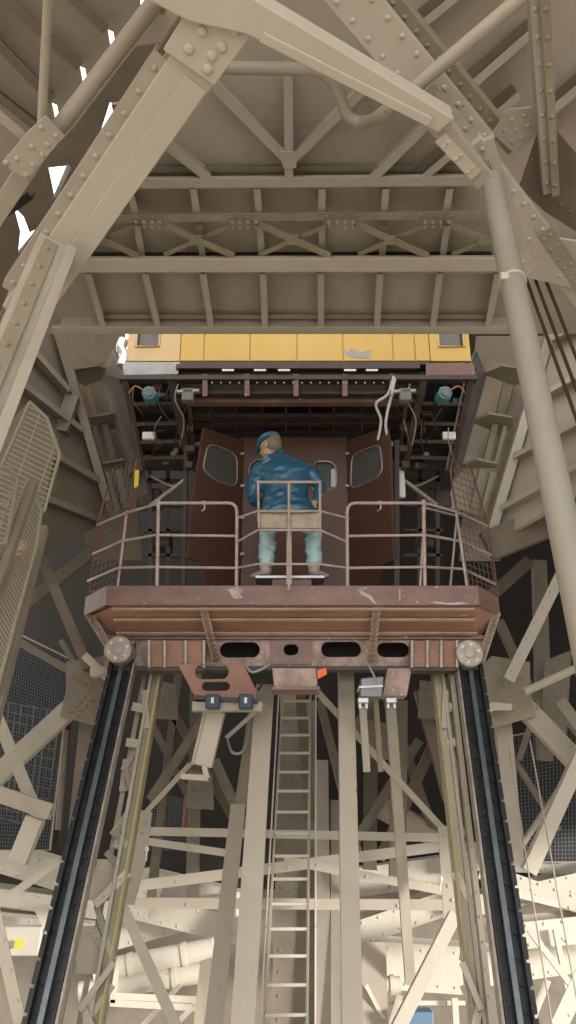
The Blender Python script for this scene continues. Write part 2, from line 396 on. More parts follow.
# ================================================================== 3. NEAR TOWER MEMBERS (upper part of the view)
c0 = 5.5
def N(px, py, d=0.0): return R(px, py, c0 + d)
def main_girder():
    E = thing('diagonal_girder', N(110, 160), 'broad smooth diagonal girder running from top joint down to left post', 'girder')
    A, B = N(216, 36), N(20, 318)
    mem('face_plate', A, B, 44, .30, 'box', NR, 'tower_bright', parent=E, bevel=.01)
    mem('cover_strip', N(196, 84, -.02), N(30, 324, -.02), 22, .02, 'box', NR, 'tower_bright', parent=E, bevel=.004)
    mem('side_flange', N(162, 56, .02), N(8, 290, .02), 15, .12, 'L', NR, 'tower_paint', parent=E, riv=(.16, [0]), rr=.022)
main_girder()
def corner_post():
    E = thing('corner_post', P(30, 350, 4.3), 'leaning riveted corner post at left edge below the diagonal girder', 'post')
    n = V((.35, -.75, -.55)); a, b = P(58, 240, 4.5), P(-46, 500, 3.9)
    mem('web_plate', a, b, 40, .25, 'box', n, 'tower_paint', parent=E, bevel=.008)
    mem('rivet_angle', P(52, 241, 4.46), P(-44, 470, 3.86), 16, .05, 'L', n, 'tower_olive', parent=E, riv=(.2, [.15]), rr=.026, bevel=.004)
    mem('edge_angle', P(73, 246, 4.44), P(-27, 506, 3.84), 11, .22, 'L', n, 'tower_paint', parent=E, bevel=.004)
corner_post()
def top_joint():
    pts = [N(184, 16, -.03), N(240, 14, -.03), N(253, 34, -.03), N(214, 86, -.03), N(163, 50, -.03)]
    riv = [N(x, y, -.03) for x, y in [(202, 31), (189, 49), (222, 47), (235, 31), (208, 69), (212, 56)]]
    plate('joint_plate', pts, NR, .05, 'tower_bright', riv, .035, label='bolted joint plate at top where broad girders meet', bevel=.006)
top_joint()
def top_girder():
    E = thing('smooth_girder', N(340, 60), 'smooth tan girder slanting from top joint down to right tube column', 'girder')
    plate('face_plate', [N(x, y, -.08) for x, y in ((-40, -150), (40, -128), (170, -52), (288, 19), (455, 119), (438, 133), (288, 55), (244, 34), (189, 22), (147, 0), (90, -26), (-60, -100))], NR, .2, 'tower_bright', parent=E, bevel=.01)
    mem('lower_strip', N(262, 38, -.11), N(430, 123, -.11), 9, .03, 'box', NR, 'tower_bright', parent=E, bevel=.004)
    mem('end_arm', N(428, 112, -.01), N(486, 184, -.01), 20, .15, 'box', NR, 'tower_paint', parent=E, bevel=.008)
    mem('splice_plate', N(440, 138, -.04), N(476, 176, -.04), 12, .03, 'box', NR, 'tower_bright', parent=E, riv=(.12, [-.25, .25]), rr=.015)
top_girder()
def riveted_girder():
    E = thing('riveted_girder', N(440, 110, .5), 'riveted plate girder slanting from top centre to the right edge', 'girder')
    mem('face_plate', N(338, -18, .6), N(480, 152, .5), 40, .1, 'box', NR, 'tower_bright', parent=E, riv=(.14, [-.32, .3]), rr=.02, bevel=.006)
    mem('lower_face_plate', N(470, 148, .3), N(586, 300, .3), 26, .12, 'box', NR, 'tower_bright', parent=E, riv=(.13, [-.3, .3]), rr=.02, bevel=.006)
    mem('middle_strip', N(424, 92, .45), N(480, 158, .35), 24, .04, 'box', NR, 'tower_paint', parent=E, riv=(.12, [-.3, .3]), rr=.018)
    mem('rear_angle', N(372, -22, .9), N(514, 150, .9), 15, .3, 'J', NR, 'tower_olive', parent=E, riv=(.12, [0]), rr=.018)
riveted_girder()
pipe('water_pipe', [N(204, 67, 1), N(240, 68, 1), N(296, 69, 1), N(322, 72, 1), N(338, 92, 1), N(348, 116, 1), N(366, 122, .9), N(388, 110, .42), N(440, 66, .36), N(530, -10, .3), N(640, -104, .3)], .045, 'tower_paint', label='bent pipe with elbow crossing below the top girders', cat='pipe')
MBc = MB().tube([N(300, 69, 1), N(318, 71, 1)], .056, 14)
def upright_angle():
    E = thing('upright_angle', N(545, 190, .6), 'upright riveted angle at upper right hanging to the dark gusset', 'beam')
    mem('left_leg', N(534, -14, .6), N(548, 194, .6), 9, .14, 'L', NR, 'tower_paint', parent=E, riv=(.16, [0]), rr=.018)
    mem('right_leg', N(545, -14, .55), N(556, 196, .55), 8, .1, 'J', NR, 'tower_olive', parent=E, riv=(.16, [0]), rr=.018)
upright_angle()
plate('gusset_plate', [N(493, 134, .75), N(508, 110, .75), N(532, 108, .75), N(540, 130, .75), N(517, 156, .75)], NR, .03, 'tower_paint',
      [N(x, y, .75) for x, y in [(512, 120), (524, 116), (504, 130), (516, 130), (528, 126), (512, 142), (522, 138)]], .018, label='pale riveted gusset left of the upright angle at upper right', cat='gusset')
plate('gusset_plate', [N(556, 130, .7), N(590, 170, .7), N(590, 240, .7), N(545, 212, .7), N(520, 188, .7), N(538, 134, .7)], NR, .03, 'tower_deep_shade',
      [N(x, y, .7) for x, y in [(532, 160), (540, 176), (545, 192), (560, 205), (570, 212)]], .016, label='large dark gusset behind the foot of the upright angle', cat='gusset')
plate('gusset_plate', [N(512, 262, .28), N(540, 236, .28), N(590, 244, .28), N(590, 292, .28), N(520, 276, .28)], NR, .03, 'tower_bright',
      [N(x, y, .28) for x, y in [(524, 262), (536, 256), (548, 250), (530, 272), (544, 268), (556, 262), (560, 276), (568, 256)]], .02, label='pale gusset with many rivets above the three dark ropes', cat='gusset')
mem('riveted_brace', N(544, 232, .1), N(600, 312, .1), 16, .1, 'L', NR, 'tower_olive', riv=(.1, [-.2, .25]), rr=.016, label='short dark riveted brace crossing the pale gusset at right edge')
mem('bracket_plate', N(488, 140, .1), N(524, 250, .1), 10, .05, 'box', NR, 'tower_paint', label='slim packing bar beside the head of the tube column')
def tube_column():
    E = thing('tube_column', P(590, 660, 3.05), 'long leaning tube column crossing the right side of the view', 'column')
    a, b = P(488, 164, 4.22), P(592, 662, 3.05)
    rs = .072
    MB().tube([lerp(a, b, t / 8) for t in range(17)], [rs * (1 - .06 * t / 8) for t in range(17)], 28).build('shaft', 'tower_tube', E, smooth=True)
    q = lerp(a, b, .36); d = (b - a).normalized()
    MB().tube([q - d * .012, q + d * .012], rs + .008, 28).build('band', 'tower_bright', E, smooth=True)
    MB().box(q + V((-.06, -.05, 0)), .05, .03, .05).build('clip', 'tower_bright', E, bevel=.006)
tube_column()
for a, b, lab in [((523, 270), (584, 440), 'left one of the three dark ropes behind the tube column'), ((531, 268), (586, 415), 'middle one of the three dark ropes behind the tube column'), ((541, 268), (590, 392), 'right one of the three dark ropes behind the tube column')]:
    o = MB().tube([P(*a, 5.2), lerp(P(*a, 5.2), P(*b, 4.6), 2.2)], .0125, 10).build('rope', 'rope_dark', smooth=True); tag(o, lab, 'rope')

# upper-left corner bracing
mem('diagonal_brace', N(166, -12, .35), N(52, 136, .35), 17, .12, 'tube', label='rounded brace from top edge down to the four-armed gusset')
mem('diagonal_brace', N(40, 150, .35), N(-24, 246, .35), 18, .12, 'box', NR, label='brace continuing below the four-armed gusset to the left edge', bevel=.006)
mem('upright_tube', N(49, -12, .3), N(41, 138, .3), 10, .1, 'tube', label='thin upright tube at upper left ending at the gusset')
mem('short_brace', N(-10, 108, .32), N(46, 156, .32), 10, .06, 'L', NR, label='short angle brace from left edge into the four-armed gusset')
plate('gusset_plate', [N(45, 116, .2), N(64, 137, .2), N(27, 180, .2), N(1, 164, .2), N(28, 132, .2)], NR, .03, 'tower_paint',
      [N(x, y, .2) for x, y in [(41, 128), (56, 136), (32, 147), (48, 145), (17, 159), (6, 163), (33, 165), (26, 175), (42, 155)]], .022, label='riveted gusset plate joining four braces at upper left', cat='gusset', bevel=.004)
mem('shadow_channel', R(184, 24, 6.6), R(6, 286, 6.6), 10, .2, 'C', NR, 'tower_deep_shade', label='dark channel hidden behind the upper left diagonal girder')  # dark channel added for the shadow line behind the girder
mem('rivet_strip', R(154, 66, 6.2), R(28, 258, 6.2), 8, .06, 'L', NR, 'tower_deep_shade', riv=(.15, [0]), label='dark riveted strip just left of the broad diagonal girder')  # riveted strip in a darker tower colour
def recess_sheet():  # dark sheet added for the shade of the recess beside the girder
    c_ = 7.2; O = V((0, 0, c_)); w = V((0, 1, -.364)).normalized()
    q = lambda x, y: ((R(x, y, c_) - O).x, (R(x, y, c_) - O).dot(w))
    o = holed('recess_sheet', [q(*p) for p in ((136, 46), (176, 40), (60, 250), (-20, 330), (-20, 205), (30, 172), (72, 130))], [[q(*p) for p in r] for r in TORN], O, V((1, 0, 0)), w, .02, 'tower_deep_shade', None)
    tag(o, 'sheet coloured dark for the recess shade by upper diagonal girder with daylight gaps', 'cladding')
recess_sheet()
for pts, lab in [([(121, 101), (126, 104), (104, 140), (98, 141)], 'upper shiny sliver of torn metal sheet by diagonal girder'), ([(67, 164), (71, 168), (57, 198), (53, 197)], 'middle shiny sliver of torn metal sheet below the gusset'), ([(40, 225), (44, 228), (30, 247), (20, 254), (18, 251)], 'lower crumpled sliver of shiny sheet at left edge')]:
    plate('torn_sheet', [R(x, y, 7.1) for x, y in pts], NR, .01, 'foil', label=lab, cat='metal sheet')
mem('cross_strut', R(-12, 226, 6.4), R(30, 196, 6.4), 8, .1, 'L', NR, 'shade_black', label='strut coloured black for the shaded recess at left edge')

# ================================================================== 4. LIFT CAR
LX = .04
def lift():
    base = P(291, 662, 7.9)
    E = thing('lift_car', base, 'brown tower lift car with yellow cabin on top, seen from below', 'lift')
    # ---- service deck
    Yf = 7.4
    zt, zb = P(290, 586.5, Yf).z, P(290, 605, Yf).z
    xl, xr = P(107, 588, Yf).x, P(478, 588, Yf).x
    XL, XR = P(84, 598, 7.75).x, P(500, 598, 7.75).x
    outline = [V((xl, Yf, 0)), V((xr, Yf, 0)), V((XR, 7.8, 0)), V((XR, 9.2, 0)), V((XL, 9.2, 0)), V((XL, 7.8, 0))]
    deck = MB().slab([V((p.x * .99, p.y + .03, zt)) for p in outline], V((0, 0, 1)), .03).build('deck_plate', 'fascia_brown', E)
    # fascia: three facets with turned lips
    def facet(p, q, name='fascia'):
        d = (q - p).normalized(); n = V((d.y, -d.x, 0))
        t = .025
        poly = [(0, zt + .01), (-.06, zt + .01), (-.06, zt - .01), (-t, zt - .01), (-t, zb + .012), (-.07, zb + .012), (-.07, zb), (0, zb)]
        MB().prism(poly, V((p.x, p.y, 0)), V((q.x, q.y, 0)), n, V((0, 0, 1))).build(name, 'fascia_brown', E, bevel=.004)
    facet(outline[0], outline[1]); facet(outline[5], outline[0]); facet(outline[1], outline[2])
    for pts in ([(228, 589), (236, 588), (243, 590), (240, 594), (243, 598), (234, 599), (231, 594)], [(357, 588), (363, 592), (370, 595), (377, 604), (375, 604), (367, 597), (360, 594)], [(360, 588), (364, 588), (362, 592)],
                [(428, 602), (436, 601), (446, 603), (462, 602), (470, 604), (452, 605), (436, 604)], [(399, 589), (400.5, 589), (400.5, 600), (399, 601)]):
        MB().slab([P(x, y, Yf - .004) for x, y in pts], FR, .003).build('paint_scuff', 'wheel_steel', E)
    # slanted underside
    a0, a1 = V((xl + .05, Yf + .03, zb)), V((xr - .05, Yf + .03, zb)); b0, b1 = P(118, 639, 7.92), P(477, 639, 7.92)
    nn = (a1 - a0).cross(b0 - a0).normalized()
    if nn.y > 0: nn = -nn
    MB().slab([a0, a1, b1, b0], nn, .02).build('underside_sheet', 'primer_orange', E)
    for t, w in ((.36, .035), (.78, .045), (.05, .03)):
        MB().prism(prof('box', w, .02), lerp(a0, b0, t) + nn * .03, lerp(a1, b1, t) + nn * .03, (b0 - a0).normalized(), nn).build('stiffener', 'tan_rib', E, bevel=.004)
    # outer corners of the underside
    cl = [V((xl + .05, Yf + .03, zb)), V((XL + .02, 7.8, zb)), V((XL + .15, 8.3, zb)), b0]
    MB().slab(cl, V((0, 0, -1)), .02).build('underside_corner', 'primer_orange', E)
    cr = [V((xr - .05, Yf + .03, zb)), V((XR - .02, 7.8, zb)), V((XR - .15, 8.3, zb)), b1]
    MB().slab(cr, V((0, 0, -1)), .02).build('underside_corner', 'primer_orange', E)
    # bolted support brackets
    for (x0, y0), (x1, y1), yy in [((203, 607), (216, 660), 7.44), ((377, 607), (371, 661), 7.44), ((88, 613), (118, 661), 7.75), ((497, 612), (481, 661), 7.75)]:
        p, q = P(x0, y0, yy), P(x1, y1, 7.84)
        mb = MB(); addmem(mb, p, q, 8, .10, 'T', FR); sb = mb.build('support_bracket', 'web_brown', E)
        mb = MB(); d_ = (q - p).normalized(); n_ = (FR - d_ * FR.dot(d_)).normalized(); s_ = d_.cross(n_); L_ = (q - p).length
        for i in range(11):
            for o_ in (-.024, .024): mb.rivet(p + d_ * L_ * (i + .5) / 11 + s_ * o_, n_, .0095)
        mb.prism(prof('box', .062, .004), p, q, s_, n_); mb.build('bolt_strip', 'tan_rib', sb, smooth=True)
    # main web with oval openings
    Yw = 7.92; O = P(291, 650, Yw); u = V((1, 0, 0)); w = V((0, 0, 1)); s = pxm(O) / 1.0
    def q2(px, py): p = P(px, py, Yw); return (p.x - O.x, p.z - O.z)
    hs = []
    for cx, cy, rx, ry in [(190, 649, 15, 7.4), (240, 650, 20, 7.8), (291, 650, 7.5, 5.6), (341, 649.5, 20, 7.8), (393, 650, 16, 7.4)]:
        c2 = q2(cx, cy); k = pxm(P(cx, cy, Yw)); hs.append(oval(c2[0], c2[1], rx * k, ry * k * 1.02))
    wo = holed('web_plate', [q2(104, 637), q2(484, 637), q2(484, 668), q2(104, 668)], hs, O, u, w, .02, 'web_brown', E)
    mb = MB()
    for cx, cy, rx, ry in [(190, 647, 14.5, 6), (240, 648, 19, 6.5), (341, 647.5, 19, 6.5), (393, 648, 15.5, 6), (291, 648.5, 7, 4.8)]:
        for yy in (640.5, 661.5):
            for k in range(5): mb.rivet(P(cx + (k - 2) * rx * .5, yy, Yw - .012), FR, .008, 6)
    mb.build('web_rivets', 'web_brown', wo)
    mem('top_flange', P(104, 637, 7.86), P(484, 637, 7.86), 4, .10, 'box', FR, 'fascia_brown', parent=E)
    mem('bottom_flange', P(108, 668, 7.84), P(482, 668, 7.84), 4, .14, 'box', FR, 'machine_brown', parent=E)
    MB().box(P(291, 650, 8.35) , 3.4, .04, .46).build('rear_web', 'shade_black', E)
    # small reinforcing plate around the round opening
    holed('collar_plate', [q2(270, 639), q2(312, 639), q2(312, 665), q2(270, 665)], [oval(*q2(291, 650), .078, .060)], O + V((0, -.02, 0)), u, w, .015, 'fascia_brown', E)
    # guide shoe housings
    for xs in ((150, 163, 166, 184, 187, 203), (413, 426, 429, 440, 443, 456)):
        for k in (0, 2, 4):
            a, b = xs[k], xs[k + 1]
            plate('housing_panel', [P(a, 641, 7.74), P(b, 641, 7.74), P(b, 667, 7.74), P(a, 667, 7.74)], FR, .14, 'primer_orange' if k != 99 else '', [P(a + 2, y, 7.74) for y in (645, 651, 657, 663)] + [P(b - 2, y, 7.74) for y in (645, 651, 657, 663)], .008, parent=E)
        for x in (xs[0] - 1, xs[1] + 1.5, xs[3] + 1.5, xs[5] + 1):
            mem('housing_rib', P(x, 640, 7.70), P(x, 669, 7.70), 2.2, .16, 'box', FR, 'wheel_steel', parent=E)
        mem('housing_lip', P(xs[0] - 2, 669, 7.70), P(xs[5] + 2, 669, 7.70), 3, .18, 'box', FR, 'machine_brown', parent=E)
    # running wheels
    for cx, cy, col in ((118, 649, 'wheel_steel'), (470, 653, 'wheel_steel')):
        c = P(cx, cy, 7.66); k = pxm(c); r = 13.8 * k
        wo = MB().tube([c, c + V((0, .16, 0)), c + V((0, .26, 0))], [r, r, r * 1.03], 36).build('wheel', col, E, smooth=True, bevel=.01)
        MB().tube([c + V((0, -.015, 0)), c + V((0, .01, 0))], r * .38, 24).build('hub_cap', col, wo, smooth=True, bevel=.004)
        mb = MB()
        for j in range(6):
            a = j * math.pi / 3 + .3; mb.rivet(c + V((math.cos(a) * r * .68, 0, math.sin(a) * r * .68)), FR, .017)
        mb.build('wheel_bolts', 'white_box', wo, smooth=True)
        MB().box(c + V((0, .45, .02)), r * 2.3, .4, r * 2.3).build('wheel_box', 'grease_shade', E)
    # hanging brackets
    def q3(px, py, Y, O3): p = P(px, py, Y); return (p.x - O3.x, p.z - O3.z)
    O3 = P(215, 680, 7.7)
    k3 = pxm(O3)
    holed('hanging_bracket', [q3(178, 665, 7.7, O3), q3(243, 663, 7.7, O3), q3(256, 690, 7.7, O3), q3(255, 701, 7.7, O3), q3(195, 696, 7.7, O3)],
          [oval(*q3(212, 672, 7.7, O3), 17 * k3, 7.6 * k3), oval(*q3(216, 686.5, 7.7, O3), 14 * k3, 4.6 * k3)], O3, u, w, .03, 'primer_orange', E)
    mem('bracket_lip', P(195, 697, 7.66), P(258, 701, 7.66), 4, .2, 'box', FR, 'machine_brown', parent=E)
    plate('bracket_side', [P(243, 663, 7.7), P(254, 688, 7.7), P(254, 700, 7.7), P(254, 700, 8.1), P(243, 663, 8.1)], V((1, 0, 0)), .03, 'machine_brown', parent=E)
    MB().slab([P(272, 668, 7.62), P(316, 668, 7.62), P(318, 687, 7.62), P(274, 687, 7.62)], FR, .3).build('centre_box', 'web_brown', E, bevel=.01)
    mem('box_lip', P(272, 688, 7.6), P(320, 688, 7.6), 3, .3, 'box', FR, 'fascia_brown', parent=E)
    MB().slab([P(317, 670, 7.6), P(326, 668, 7.6), P(327, 674, 7.6), P(318, 679, 7.6)], FR, .02).build('orange_tag', 'orange_tag', E)
    MB().slab([P(388, 668, 7.75), P(412, 668, 7.75), P(407, 696, 7.75), P(382, 696, 7.75)], FR, .2).build('hanging_bracket', 'web_brown', E, bevel=.01)
    MB().slab([P(361, 678, 7.6), P(384, 676, 7.6), P(382, 697, 7.6), P(360, 697, 7.6)], FR, .22).build('grey_box', 'sheet_grey', E, bevel=.01)
    mem('box_lid', P(359, 687, 7.58), P(383, 686, 7.58), 2, .24, 'box', FR, 'white_box', parent=E)
    # blue clamps and pale cross bar
    mem('cross_bar', P(192, 706, 7.72), P(262, 706, 7.72), 9, .12, 'C', FR, 'tower_paint', parent=E, bevel=.004)
    for x in (213, 246):
        c = P(x, 702, 7.6); cl_ = MB().box(c, .13, .12, .13).build('clamp', 'clamp_blue', E, bevel=.012)
        MB().box(c + V((0, -.065, .005)), .025, .01, .05).build('bolt_mark', 'white_box', cl_)
    for x in (363, 391):
        c = P(x, 701, 7.6); MB().box(c, .10, .1, .05).box(c + V((.03, 0, -.04)), .03, .05, .07).box(c + V((-.03, 0, -.04)), .03, .05, .07).build('clamp', 'bare_metal', E, bevel=.006)
    pipe('cable', [P(246, 666, 7.6), P(252, 672, 7.55), P(262, 669, 7.55), P(270, 664, 7.6)], .012, 'cable', E, k=5)
    pipe('cable', [P(366, 660, 7.7), P(372, 672, 7.6), P(378, 684, 7.6)], .01, 'cable', E, k=5)
    pipe('cable', [P(258, 690, 7.6), P(262, 684, 7.5), P(266, 670, 7.6)], .01, 'grease_shade', E, k=5)

    # ---- railings
    def rail(pts, r=.014, name='handrail'):
        MB().tube(pts, r, 8).build(name, 'railing', E, smooth=True)
    def rr(px, py, Y=7.46): return P(px, py, Y)
    # left front bay with rounded inner corner
    def bay(xo, xi, s):
        arc = [rr(xi - s * 8, 503), rr(xi - s * 4, 504), rr(xi - s * 1, 507), rr(xi, 512)]
        rail([rr(xo, 503)] + arc + [rr(xi - s * .5, 590)], .017, 'railing_frame')
        rail([rr(xo, 535), rr(xi, 536)]); rail([rr(xo, 567), rr(xi, 568)])
        rail([rr(xo + s * 1.5, 500), rr(xo, 590)], .018, 'railing_post')
    bay(157, 237, 1); bay(425, 347, -1)
    for a, b, c in [((157, 504), (126, 513), (97, 525)), ((156, 535), (122, 541), (93, 554)), ((155, 567), (118, 568), (88, 581))]:
        rail([P(*a, 7.46), P(*b, 7.8), P(*c, 8.4)])
    for a, b, c in [((425, 503), (457, 512), (487, 526)), ((426, 535), (460, 541), (491, 555)), ((427, 567), (463, 569), (495, 584))]:
        rail([P(*a, 7.46), P(*b, 7.8), P(*c, 8.4)])
    rail([P(127, 511, 7.8), P(117, 594, 7.8)], .015, 'railing_post'); rail([P(456, 510, 7.8), P(468, 594, 7.8)], .015, 'railing_post')
    rail([P(425, 505, 7.46), P(420, 590, 7.5)], .012, 'railing_brace'); rail([P(426, 508, 7.6), P(458, 516, 7.9)], .012, 'railing_brace')
    rail([P(457, 516, 7.9), P(450, 590, 7.9)], .012, 'railing_post')
    # bowed middle bay
    for y0, y1 in ((518, 511), (542, 530), (568, 564)):
        rail([rr(237, y0), P(258, y1, 7.2), P(289, y1, 7.16), P(320, y1, 7.2), rr(347, y0)], .011)
    rail([P(289, 482, 7.16), P(289, 590, 7.2)], .014, 'railing_post')
    for x in (258, 320): rail([P(x, 481, 7.2), P(x + (1 if x < 289 else -0), 528, 7.2)], .013, 'backrest_post')
    rail([P(258, 482, 7.2), P(289, 482, 7.16), P(320, 482, 7.2)], .014, 'backrest_bar'); rail([P(258, 511, 7.2), P(320, 511, 7.2)], .012, 'backrest_bar')
    # caged side screens
    for sgn, pts in ((-1, [(90, 592, 8.5), (98, 522, 8.45), (113, 468, 8.35), (137, 459, 8.1), (118, 592, 7.85)]), (1, [(498, 594, 8.5), (488, 526, 8.45), (471, 468, 8.3), (452, 459, 8.1), (450, 470, 8.05), (470, 592, 7.85)])):
        p3 = [P(*q) for q in pts]
        fr = MB().tube(p3 + [p3[0]], .012, 8).build('screen_frame', 'rust_frame', E, smooth=True)
        mb = MB(); ftx = [q[0] for q in pts]
        # clip a grid to the polygon in the pixel-like chart (u along the screen, v upward)
        def inside(x, y):
            c = False; n = len(pts)
            for i in range(n):
                x1, y1 = pts[i][:2]; x2, y2 = pts[(i + 1) % n][:2]
                if (y1 > y) != (y2 > y) and x < (x2 - x1) * (y - y1) / (y2 - y1) + x1: c = not c
            return c
        pln = Pl(p3[0], (p3[1] - p3[0]).cross(p3[-1] - p3[0]))
        for fam in (0, 1):
            for i in range(-40, 60):
                run = []
                for j in range(0, 80):
                    if fam: x = 80 + j * 6 ; y = 455 + i * 6.5 + sgn * (x - 290) * .38 - (75 if sgn > 0 else 75)
                    else: y = 455 + j * 2.0; x = (90 if sgn < 0 else 440) + i * 4.2 - sgn * (-(y - 455)) * .16
                    if fam: x = (85 if sgn < 0 else 446) + j * .75; y = 455 + i * 6.5 + sgn * (x - (110 if sgn < 0 else 470)) * .4
                    if inside(x, y): run.append(pln.at(x, y))
                if len(run) > 2: mb.tube([run[0], run[-1]], .004, 4)
        mb.build('screen_mesh', 'wire_dark', fr)
    MB().slab([P(135, 470, 8.0), P(139, 470, 8.0), P(138, 486, 8.0), P(134, 488, 8.0)], FR, .03).build('yellow_marker', 'yellow_label', E)

    # ---- operator's cab
    Yb = 8.75
    cabz0 = zt
    def wall(name, p0, p1, py0a, py0b, hole=None, mat_='cab_brown', bot=None, notch=None):
        """vertical sheet between floor points p0,p1 (Vectors), top heights za, zb"""
        pass
    # back wall
    Ob = V((0, Yb, 0))
    def qb(px, py): p = P(px, py, Yb); return (p.x, p.z)
    wx0, wx1, ztop = qb(240, 450)[0], qb(347, 450)[0], qb(290, 437)[1]
    h1 = chaikin([qb(*p) for p in ((313, 462), (330, 462), (336, 467), (337, 486), (331, 491), (310, 491))])
    h2 = chaikin([qb(*p) for p in ((256, 460), (268, 460), (268, 490), (256, 490), (250, 485), (249, 467))])
    cabw = holed('cab_back_wall', [(wx0, cabz0), (wx1, cabz0), (wx1, ztop), (wx0, ztop)], [h1, h2], Ob, V((1, 0, 0)), V((0, 0, 1)), .03, 'cab_brown', E)
    for h in (h1, h2):
        MB().slab([V((a, Yb + .02, b)) for a, b in h], FR, .01).build('window_pane', 'window_glass', cabw)
        MB().tube([V((a, Yb - .02, b)) for a, b in h + h[:1]], .009, 6).build('window_trim', 'window_trim', cabw, smooth=True)
    MB().slab([P(331, 469, Yb - .005), P(336, 469, Yb - .005), P(336, 487, Yb - .005), P(331, 487, Yb - .005)], FR, .02).build('window_sticker', 'bare_metal', cabw)
    MB().box((.5 * (wx0 + wx1), Yb + .4, ztop - .02), wx1 - wx0, .8, .03).build('cab_roof', 'cab_brown', E)
    mem('cab_top_rail', V((wx0, Yb - .02, ztop)), V((wx1, Yb - .02, ztop)), 4, .05, 'box', FR, 'machine_brown', parent=E)
    # side leaves opened towards the rail
    for side in (-1, 1):
        hx = 243 if side < 0 else 347
        hp = V((P(hx, 450, Yb).x, Yb - .02, 0)); Yo = 8.05
        fx = P(192, 500, Yo).x if side < 0 else P(393, 500, Yo).x
        fp = V((fx, Yo, 0)); d = (fp - hp); L = d.length; d.normalize(); w_ = V((0, 0, 1))
        nrm = d.cross(w_)
        pl_ = Pl(hp, nrm)
        def ql(px, py): p = pl_.at(px, py) - hp; return (p.dot(d), p.z)
        if side < 0:
            out = [ql(243, 441), ql(203, 428), ql(192, 500), ql(187, 558), ql(199, 562), ql(203, 583), (ql(203, 583)[0], cabz0), (0, cabz0)]
            win = [ql(*p) for p in ((206, 447), (212, 445), (230, 452), (236, 459), (236, 482), (232, 487), (214, 481), (203, 471), (202, 466))]
        else:
            out = [ql(347, 441), ql(388, 427), ql(391, 445), ql(394, 560), ql(383, 564), ql(378, 584), (ql(378, 584)[0], cabz0), (0, cabz0)]
            win = [ql(*p) for p in ((353, 459), (358, 453), (379, 445), (382, 450), (384, 470), (379, 478), (355, 489), (352, 485))]
        win = chaikin(win)
        dr = holed('cab_door', out, [win], hp, d, w_, .03, 'cab_brown', E)
        MB().slab([hp + d * a + w_ * b for a, b in win], nrm, .008).build('window_pane', 'window_glass', dr)
        MB().tube([hp + d * a + w_ * b - nrm * (.02 if nrm.y > 0 else -.02) for a, b in win + win[:1]], .009, 6).build('window_trim', 'window_trim', dr, smooth=True)
        hxp = 205 if side < 0 else 380
        MB().tube([pl_.at(hxp - 3, 503) + V((0, -.03, 0)), pl_.at(hxp, 503) + V((0, -.06, 0)), pl_.at(hxp, 511) + V((0, -.06, 0)), pl_.at(hxp - 3, 512) + V((0, -.03, 0))], .009, 6).build('door_handle', 'white_box', dr, smooth=True)
        for yy in (455, 487, 519, 555):
            MB().box(pl_.at(hx + side * 1, yy) + V((0, -.03, 0)), .06, .03, .03).build('hinge', 'window_trim', dr)
    # upright edge posts of the dark shaft mouth beside the doors
    mem('door_post', P(397, 440, 8.2), P(397, 592, 8.2), 5, .08, 'box', FR, 'machine_brown', parent=E)
    mem('door_post', P(186, 440, 8.3), P(183, 592, 8.3), 4, .08, 'box', FR, 'machine_brown', parent=E)
    # operator seat and foot rest
    plate('seat_back_pad', [P(258, 512, 7.23), P(320, 512, 7.23), P(321, 528, 7.23), P(261, 528, 7.23)], FR, .03, 'seat_cream', parent=E, bevel=.01)
    MB().box(P(290, 524, 7.42), .58, .34, .05).build('seat', 'seat_cream', E, bevel=.02)
    sp = P(289, 527, 7.42); MB().box(V((sp.x, 7.42, (sp.z + zt) / 2)), .05, .05, sp.z - zt - .04).build('seat_post', 'railing', E)
    fpz = P(290, 577, 7.75).z
    MB().slab([V((P(255, 577, 7.6).x, 7.70, fpz)), V((P(325, 577, 7.6).x, 7.70, fpz)), V((P(325, 577, 7.6).x, 7.95, fpz)), V((P(255, 577, 7.6).x, 7.95, fpz))], V((0, 0, 1)), .025).build('foot_rest', 'bare_metal', E)
    MB().box(V((LX, 7.88, (fpz + zt) / 2 - .005)), .40, .3, fpz - zt - .03).build('foot_box', 'fascia_brown', E, bevel=.01)

    # ---- underframe of the passenger cabin
    Yc = 7.72
    for y, h, dY, m in ((377, 5, 0, 'machine_brown'), (366, 5, .0, 'machine_brown'), (392, 4, .12, 'machine_brown'), (400, 5, .25, 'fascia_brown'), (415, 4, .55, 'machine_brown'), (422, 3, .7, 'machine_brown'), (432, 5, .95, 'grease_shade')):
        a, b = (119, 477) if y in (377,) else (176, 420)
        mem('cross_beam', P(a, y, Yc + dY), P(b, y, Yc + dY), h, .10, 'L' if y != 377 else 'C', FR, m, parent=E)
    MB().slab([P(180, 372, Yc + .1), P(425, 372, Yc + .1), P(425, 398, Yc + .25), P(180, 398, Yc + .25)], V((0, -.6, -.8)), .02).build('underframe_sheet', 'machine_brown', E)
    for x in (205, 247, 296, 345, 392): mem('post', P(x, 374, Yc), P(x, 396, Yc + .05), 5, .06, 'L', FR, 'fascia_brown', parent=E)
    for x in (212, 236, 262, 286, 310, 334, 362, 386): mem('rod', P(x, 400, Yc + .3), P(x, 432, Yc + .8), 2, .03, 'box', FR, 'machine_brown', parent=E)
    mb = MB()
    for x in range(212, 392, 9): mb.rivet(P(x, 378, Yc - .01) + V((0, .02, -.05)), FR, .012)
    mb.build('bolt_row', 'window_trim', E, smooth=True)
    for x in (228, 260, 284, 350, 372): MB().slab([P(x - 6, 369, Yc - .03), P(x + 6, 369, Yc - .03), P(x + 6, 371, Yc - .03), P(x - 6, 371, Yc - .03)], FR, .02).build('joint_strip', 'bare_metal', E)
